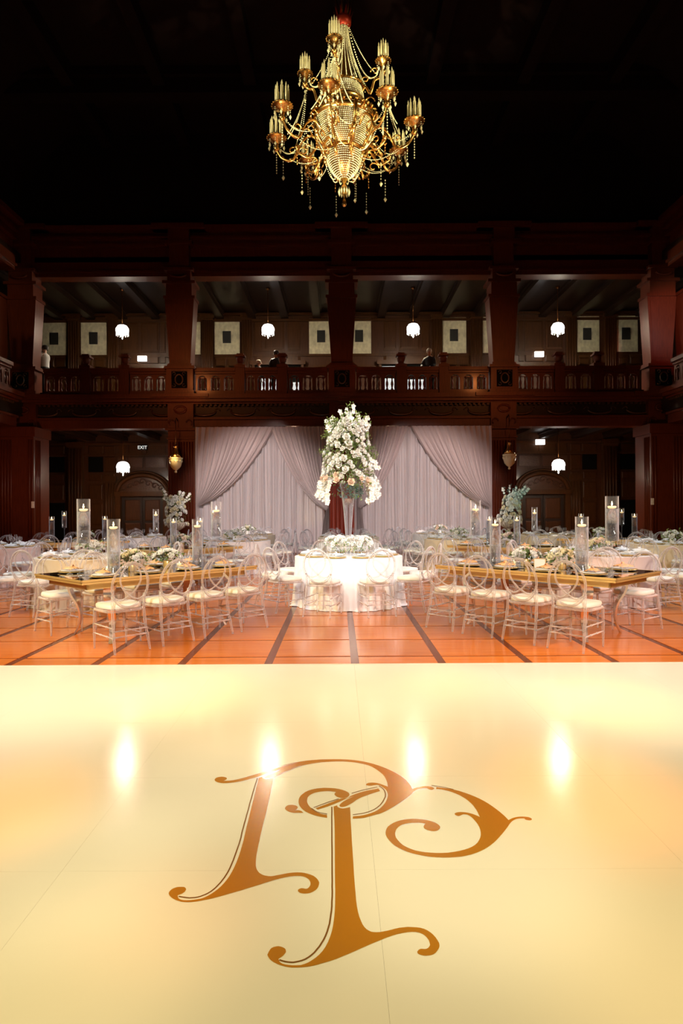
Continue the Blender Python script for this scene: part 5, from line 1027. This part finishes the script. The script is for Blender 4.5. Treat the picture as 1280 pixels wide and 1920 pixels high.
# small framed cards and boxes on the right table
for k, (t, w_) in enumerate(((1.35, .30), (1.05, .28))):
    x, y = qR(t, w_); o = empty('table_card', (x, y, .75), math.atan2(D2[1], D2[0])+pi+.3, ['dark-framed glass table card below the white roses, right mirrored table', 'pale menu card leaning by the cream roses, right mirrored table'][k], 'card')
    fr = MB().box(-.07, .07, -.004, .004, 0, .006).box(-.07, .07, -.004, .004, .134, .14).box(-.07, -.064, -.004, .004, 0, .14).box(.064, .07, -.004, .004, 0, .14)
    fr.build('frame', M['bplast'] if k == 0 else M['gold'], o); MB().box(-.064, .064, -.002, .002, .006, .134).build('card', M['china'] if k else M['glass'], o)
    if k == 0:
        for r_ in range(3): MB().tube([(-.045+.0075*i, -.005, .10-.035*r_+.008*sin(i*1.9+r_)) for i in range(13)], .0022, 4).build('script_line', M['bplast'], o)
for k, q in enumerate((qL, qL, qR, qR)):
    t = (.62, 1.62, .62, 1.62)[k]; x, y = q(t, .62)
    o = place(proto('votive', lambda: [('glass_cup', MB().lathe([(.03, 0), (.036, .01), (.036, .09)], 12, caps=False).mesh('glass_cup', [M['glass']]), []), ('wax', MB().lathe([(.028, .004), (.028, .05)], 10).mesh('wax', [M['wax']]), []), ('flame', MB().lathe([(.001, .052), (.006, .062), (.0005, .085)], 6, caps=False).mesh('flame', [M['flame']]), [])]), 'votive_candle', (x, y, .75), 0, 'small lit votive candle at %s end of %s mirrored table' % (('outer', 'inner')[k % 2], ('left', 'right')[k//2]), 'candle')

# ================= ROUND TABLES =================
DIRW = ['front right', 'right, toward camera', 'right side', 'back right', 'rear, just right', 'rear, just left', 'back left', 'left side', 'left, toward camera', 'front left']
def cloth_mesh(R_, m, folds=22, seed=0, pud=.04):
    rnd = random.Random(seed); ph = [rnd.uniform(0, 6) for _ in range(3)]; mb = MB(); n = 160
    def fn(u, v):
        a = 2*pi*u; k = max(0, v-.12)/.88; w_ = .5*sin(a*folds+ph[0])+.35*sin(a*(folds//2+1)+ph[1])+.25*sin(a*(folds*2-3)+ph[2])
        r = R_+.012+k*(.035+.045*w_); 
        if v > .96: r += pud*(.5+.5*sin(a*7+ph[1]))*(v-.96)/.04
        return (r*cos(a), r*sin(a), .752-.75*min(v, .997))
    mb.grid(fn, n, 24); mb.lathe([(0.001, .758), (R_-.01, .758), (R_+.01, .752)], n, caps=False)
    return mb.mesh('tablecloth', [M[m]])
CLM = {}
def round_table(x, y, R_, clothm, tn, near, nch=10, skip=(), short=False, phase=18, fl=None, label=None, piece='low'):
    root = empty('round_table', (x, y, 0), 0, label or ('round banquet table under its cloth: %s' % tn), 'table')
    proto('rt', lambda: None)
    MB().lathe([(R_, .725), (R_, .748)], 40).build('table_top', M['stone'], root)
    if 'tl' not in PROTO: PROTO['tl'] = MB().tube([(0, 0, 0), (0, 0, .725)], .018, 6).mesh('leg', [M['steel']])
    for k in range(4): link('leg', PROTO['tl'], root, (.45*cos(k*pi/2+.7), .45*sin(k*pi/2+.7), 0))
    key = (clothm, round(R_, 2))
    if key not in CLM: CLM[key] = cloth_mesh(R_, clothm, seed=len(CLM))
    c = link('tablecloth', CLM[key], None, (x, y, 0), random.uniform(0, 6)); tag(c, '%s cloth draped to the floor over the %s' % ({'satin': 'white satin', 'champ': 'champagne satin', 'pinkc': 'blush satin'}[clothm], tn), 'tablecloth')
    for k in range(nch):
        if k in skip: continue
        a = R(phase+360/nch*k); dx, dy = sin(a), -cos(a)      # a=0 towards the camera
        rr = R_+.33; rz = math.atan2(-dy, -dx)-pi/2
        lab = '%s of %s' % (DIRW[k % 10], tn)
        chair(x+dx*rr, y+dy*rr, rz+random.uniform(-.06, .06), lab, near)
        px, py = x+dx*(R_-.20), y+dy*(R_-.20)
        place_setting((px, py), rz, .76, lab, near, True)
    if fl: low_arrangement(x, y, .76, fl[0], fl[1], int(x*10+y*7)+100, w_=.2, near=near, vase='china')
    return root
round_table(.15, 10.3, .84, 'satin', 'central white table', True, label='large round banquet table under white satin below the tall flowers')
round_table(-4.0, 10.45, .84, 'champ', 'left champagne-clothed table', True, skip=(1,), fl=('white and peach roses on the champagne table behind left mirrored table', 'wwp'))
round_table(4.2, 10.45, .84, 'pinkc', 'right blush-clothed table', True, skip=(8,), fl=('peach and cream roses on the blush table behind right mirrored table', 'pyy'))
round_table(-7.05, 13.3, .84, 'pinkc', 'far left edge table', False, label='round table under blush cloth at the left edge of the photo')
round_table(6.85, 13.3, .84, 'champ', 'far right edge table', False, fl=('white flowers on the table at the right edge of the photo', 'w'), label='round table under champagne cloth at the right edge of the photo')
round_table(-2.5, 15.6, .84, 'satin', 'rear left-of-centre table', False, fl=('white flower ball on rear left-of-centre table before the drapes', 'w'))
round_table(2.95, 15.9, .84, 'champ', 'rear right-of-centre table', False, fl=('white flowers on rear right-of-centre table before the drapes', 'w'))
round_table(.25, 17.2, .80, 'champ', 'table behind tall flowers', False)
round_table(-2.7, 19.2, .80, 'champ', 'farthest table below left drapes', False, fl=('white and cream flowers on farthest table below the left drapes', 'wy'))
round_table(3.0, 19.3, .80, 'satin', 'farthest table below right drapes', False, fl=('pale flowers on farthest table below the right drapes', 'wp'))
round_table(-5.6, 17.9, .80, 'satin', 'table near the left pier', False, nch=8)
round_table(5.8, 17.9, .80, 'champ', 'table near the right pier', False, nch=8)

# ---- the tall flowers in their trumpet vase ----
tv = empty('trumpet_vase', (.15, 10.3, .76), label='tall clear trumpet vase in the middle of the central table', cat='vase')
MB().lathe([(.09, 0), (.085, .008), (.03, .02), (.028, .05), (.045, .3), (.075, .7), (.11, 1.0), (.14, 1.16)], 24, caps=False).build('glass', M['vglass'], tv)
MB().lathe([(.026, .03), (.042, .3), (.07, .7), (.09, .9)], 20).build('water', M['water'], tv)
ft = empty('tall_flower_arrangement', (.15, 10.3, 1.9), label='towering white orchid and rose arrangement in the tall trumpet vase', cat='flowers')
rnd = random.Random(5)
fo = MB(); fb = MB()
def halfw(z):   # arrangement half-width by height above its base
    return float(.40-.04*z if z < .35 else .385-.22*(z-.35)-.10*max(0, z-.8))
for _ in range(26):
    z = rnd.uniform(-.05, .95); r = halfw(max(0, z))*.55; a = rnd.uniform(0, 6.28); leaves(fo, (r*cos(a), r*sin(a), z), .19, 60, rnd, .05)
for k in range(16):   # sprigs reaching out
    z = rnd.uniform(.35, 1.0); a = rnd.uniform(0, 6.28) if k > 5 else (pi if k < 3 else 0)+rnd.uniform(-.4, .4); L = halfw(z)+rnd.uniform(.02, .12)
    pts = bez([(0, 0, z-.1), (L*.6*cos(a), L*.6*sin(a), z), (L*cos(a), L*sin(a), z+rnd.uniform(-.05, .15))], 5); fo.tube(pts, .004, 4)
    for p in pts[3:]: leaves(fo, p, .025, 7, rnd, .03)
fo.build('foliage', M['leaf'], ft, kind='stuff')
for _ in range(6): a = rnd.uniform(0, 6.28); leaves(fb, (.15*cos(a), .15*sin(a), -.12), .09, 45, rnd, .045)
fb.build('blue_green_foliage', M['leafb'], ft, kind='stuff')
nb = 0
for i in range(215):
    z = (i/215)**.85*1.0-.02; a = i*2.39996+rnd.uniform(-.2, .2); r = halfw(max(z, 0))*rnd.uniform(.82, 1.03)
    if .42 < z < .72 and rnd.random() < .25: continue
    b_ = link('bloom', BL['p' if (z < .12 and rnd.random() < .3) else 'w'], ft, (r*cos(a), r*sin(a), z)); orient(b_, (cos(a), sin(a), .35), rnd.choice((.05, .06, .075, .085)), rnd.uniform(0, 6))
# orchid / magnolia branches at the top
def p_orchid():
    mb = MB()
    for i in range(5):
        X = Matrix.Rotation(2*pi*i/5, 4, 'Z') @ Matrix.Rotation(-.3, 4, 'Y'); mb.grid(lambda u, v: (v, (u-.5)*.9*sin(pi*(.1+.85*v)), .12*v*v-.1*(2*u-1)**2), 2, 3, X=X)
    mb.lathe([(.16, 0), (.2, .15), (.0, .3)], 6, caps=False, mi=1); return mb.mesh('orchid_bloom', [M['bloomw'], M['bloomy']])
ORC = p_orchid()
br = MB()
for k, (dx, dz, L) in enumerate(((-.33, .2, .42), (-.24, .25, .4), (-.12, .33, .42), (.0, .40, .44), (.07, .42, .45), (.17, .30, .4), (.30, .22, .4), (.33, .10, .4), (-.30, .06, .35), (.02, .30, .36), (-.06, .2, .3), (.12, .16, .3))):
    dy = rnd.uniform(-.15, .12); P0 = Vector((dx*.3, dy*.3, .70)); P1 = Vector((dx*.9, dy, .80+dz*.5)); P2 = Vector((dx, dy, .82+dz))
    pts = bez([P0, P1, P2], 5); br.tube(pts, .005, 4); leaves(br, P2+Vector((0, 0, .01)), .02, 6, rnd, .05, mi=1)
    for t in (3, 5, 7, 8, 9):
        p = pts[min(t, len(pts)-1)]; d = Vector((rnd.uniform(-1, 1), -.9, rnd.uniform(-.4, .6))); o = link('orchid_bloom', ORC, ft, tuple(p+d*.02)); orient(o, d, rnd.uniform(.035, .05), rnd.uniform(0, 6))
for s_, n_ in ((-1, 4), (1, 4)):    # cascading sprays at both sides
    for k in range(n_):
        x0 = s_*(.24+.05*k); y0 = rnd.uniform(-.2, .15)
        pts = bez([(s_*.2, y0*.5, .15), (x0+s_*.05, y0, .02), (x0+s_*.07, y0, -.16), (x0+s_*.08, y0-.02, -.30+.04*k)], 5); br.tube(pts, .004, 4)
        for i, p in enumerate(pts[3:]):
            for q in range(2):
                d = Vector((s_*.4+rnd.uniform(-.8, .8), -1+q*1.2, rnd.uniform(-.5, .3))); o = link('orchid_bloom', ORC, ft, tuple(p+d*.025)); orient(o, d, rnd.uniform(.035, .05), rnd.uniform(0, 6))
for k in range(8):    # spray to the right
    p = Vector((.33+.02*k+rnd.uniform(-.02, .02), -.12+rnd.uniform(-.05, .05), .33-.012*k+rnd.uniform(-.05, .05))); d = Vector((.5, -1, rnd.uniform(-.3, .5))); o = link('orchid_bloom', ORC, ft, tuple(p)); orient(o, d, .045, rnd.uniform(0, 6))
br.build('branches', [M['leaf'], M['leaf']], ft, kind='stuff')
# ring of white flowers at the foot of the vase, on low glass
rg_ = empty('flower_ring', (.15, 10.3, .76), label='ring of white hydrangeas and roses at the foot of the trumpet vase', cat='flowers')
MB().lathe([(.30, .10), (.33, .12), (.30, .14), (.27, .12), (.30, .10)], 28, caps=False).build('glass_ring', M['vglass'], rg_)
for k in range(6): MB().lathe([(.03, 0), (.006, .02), (.006, .09), (.03, .11)], 8).build('glass_foot', M['vglass'], rg_, (.29*cos(k*pi/3), .29*sin(k*pi/3), 0))
fo = MB(); 
for k in range(14): a = k*2*pi/14; leaves(fo, (.27*cos(a), .27*sin(a), .17), .09, 18, rnd, .04)
fo.build('foliage', M['leaf'], rg_, kind='stuff')
for k in range(70):
    a = k*2.39996; t = (k*7 % 70)/70*2*pi; ra = .27+.085*cos(t); z = .19+.085*abs(sin(t))
    b_ = link('bloom', BL['w'], rg_, (ra*cos(a), ra*sin(a), z)); orient(b_, (cos(a)*cos(t)+.3*cos(a), sin(a)*cos(t)+.3*sin(a), abs(sin(t))+.2), rnd.uniform(.048, .07), rnd.uniform(0, 6))

# ---- urns of flowers beside the drapes ----
def urn(x, y, label_u, label_f, label_p, seed, leafm, lean):
    rnd = random.Random(seed)
    pd = MB().box(-.22, .22, -.22, .22, 0, .08).box(-.17, .17, -.17, .17, .08, .62).box(-.22, .22, -.22, .22, .62, .70).build('pedestal', M['stone'], None, (x, y, 0)); tag(pd, label_p, 'pedestal')
    u = empty('flower_urn', (x, y, .70), label=label_u, cat='urn')
    MB().lathe([(.13, 0), (.13, .03), (.06, .06), (.05, .12), (.09, .16), (.24, .26), (.30, .36), (.32, .40), (.30, .41), (.27, .38)], 28, caps=False).build('bowl', M['stone'], u)
    rb = MB()
    for i in range(18):
        a = 2*pi*i/18; rb.tube([(.10*cos(a), .10*sin(a), .17), (.245*cos(a), .245*sin(a), .26), (.305*cos(a), .305*sin(a), .36)], .018, 5)
    rb.build('fluting', M['stone'], u)
    f = empty('urn_flowers', (x, y, 1.06), label=label_f, cat='flowers')
    fo = MB()
    for k in range(14): a = rnd.uniform(0, 6.28); z = rnd.uniform(.1, .75); r = (.25-.12*z)*rnd.random(); leaves(fo, (r*cos(a)+lean*z, r*sin(a), z), .18, 26, rnd, .06)
    for k in range(12):
        a = rnd.uniform(0, 6.28); L = rnd.uniform(.3, .5); zt = rnd.uniform(.75, 1.15); pts = bez([(0, 0, .1), (L*.4*cos(a)+lean*.4, L*.3*sin(a), .6), (L*cos(a)+lean, L*.6*sin(a), zt)], 5); fo.tube(pts, .006, 4)
        for p in pts[4:]:
            leaves(fo, p, .04, 5, rnd, .06)
            o = link('orchid_bloom', ORC, f, tuple(p+Vector((0, -.03, 0)))); orient(o, (rnd.uniform(-.6, .6), -1, .3), rnd.uniform(.035, .06), 0)
    fo.build('foliage', M[leafm], f, kind='stuff')
    for i in range(90):
        z = rnd.uniform(-.02, .85)**1.0; a = rnd.uniform(pi, 2*pi) if i % 3 else rnd.uniform(0, 6.28); r = (.33-.16*z)*rnd.uniform(.75, 1.15); b_ = link('bloom', BL[rnd.choice('wwy')], f, (r*cos(a)+lean*z, r*sin(a), z)); orient(b_, (cos(a), sin(a), .3), rnd.uniform(.07, .11), rnd.uniform(0, 6))
urn(-5.12, 20.4, 'cream fluted urn on a pedestal left of the drapes', 'white roses and green sprays in the left urn', 'cream pedestal under the left flower urn', 21, 'leaf', .0)
urn(5.35, 20.4, 'cream fluted urn on a pedestal right of the drapes', 'white and blue-green flowers in the right urn', 'cream pedestal under the right flower urn', 22, 'leafb', .12)
spot('teal_spot', (7.5, 16.5, 5.5), (5.42, 20.4, 1.7), 260, (.35, 1, .85), 10, .5, .05)
print('chairs', NCH[0], 'settings', NS[0], 'objects', len(bpy.data.objects))
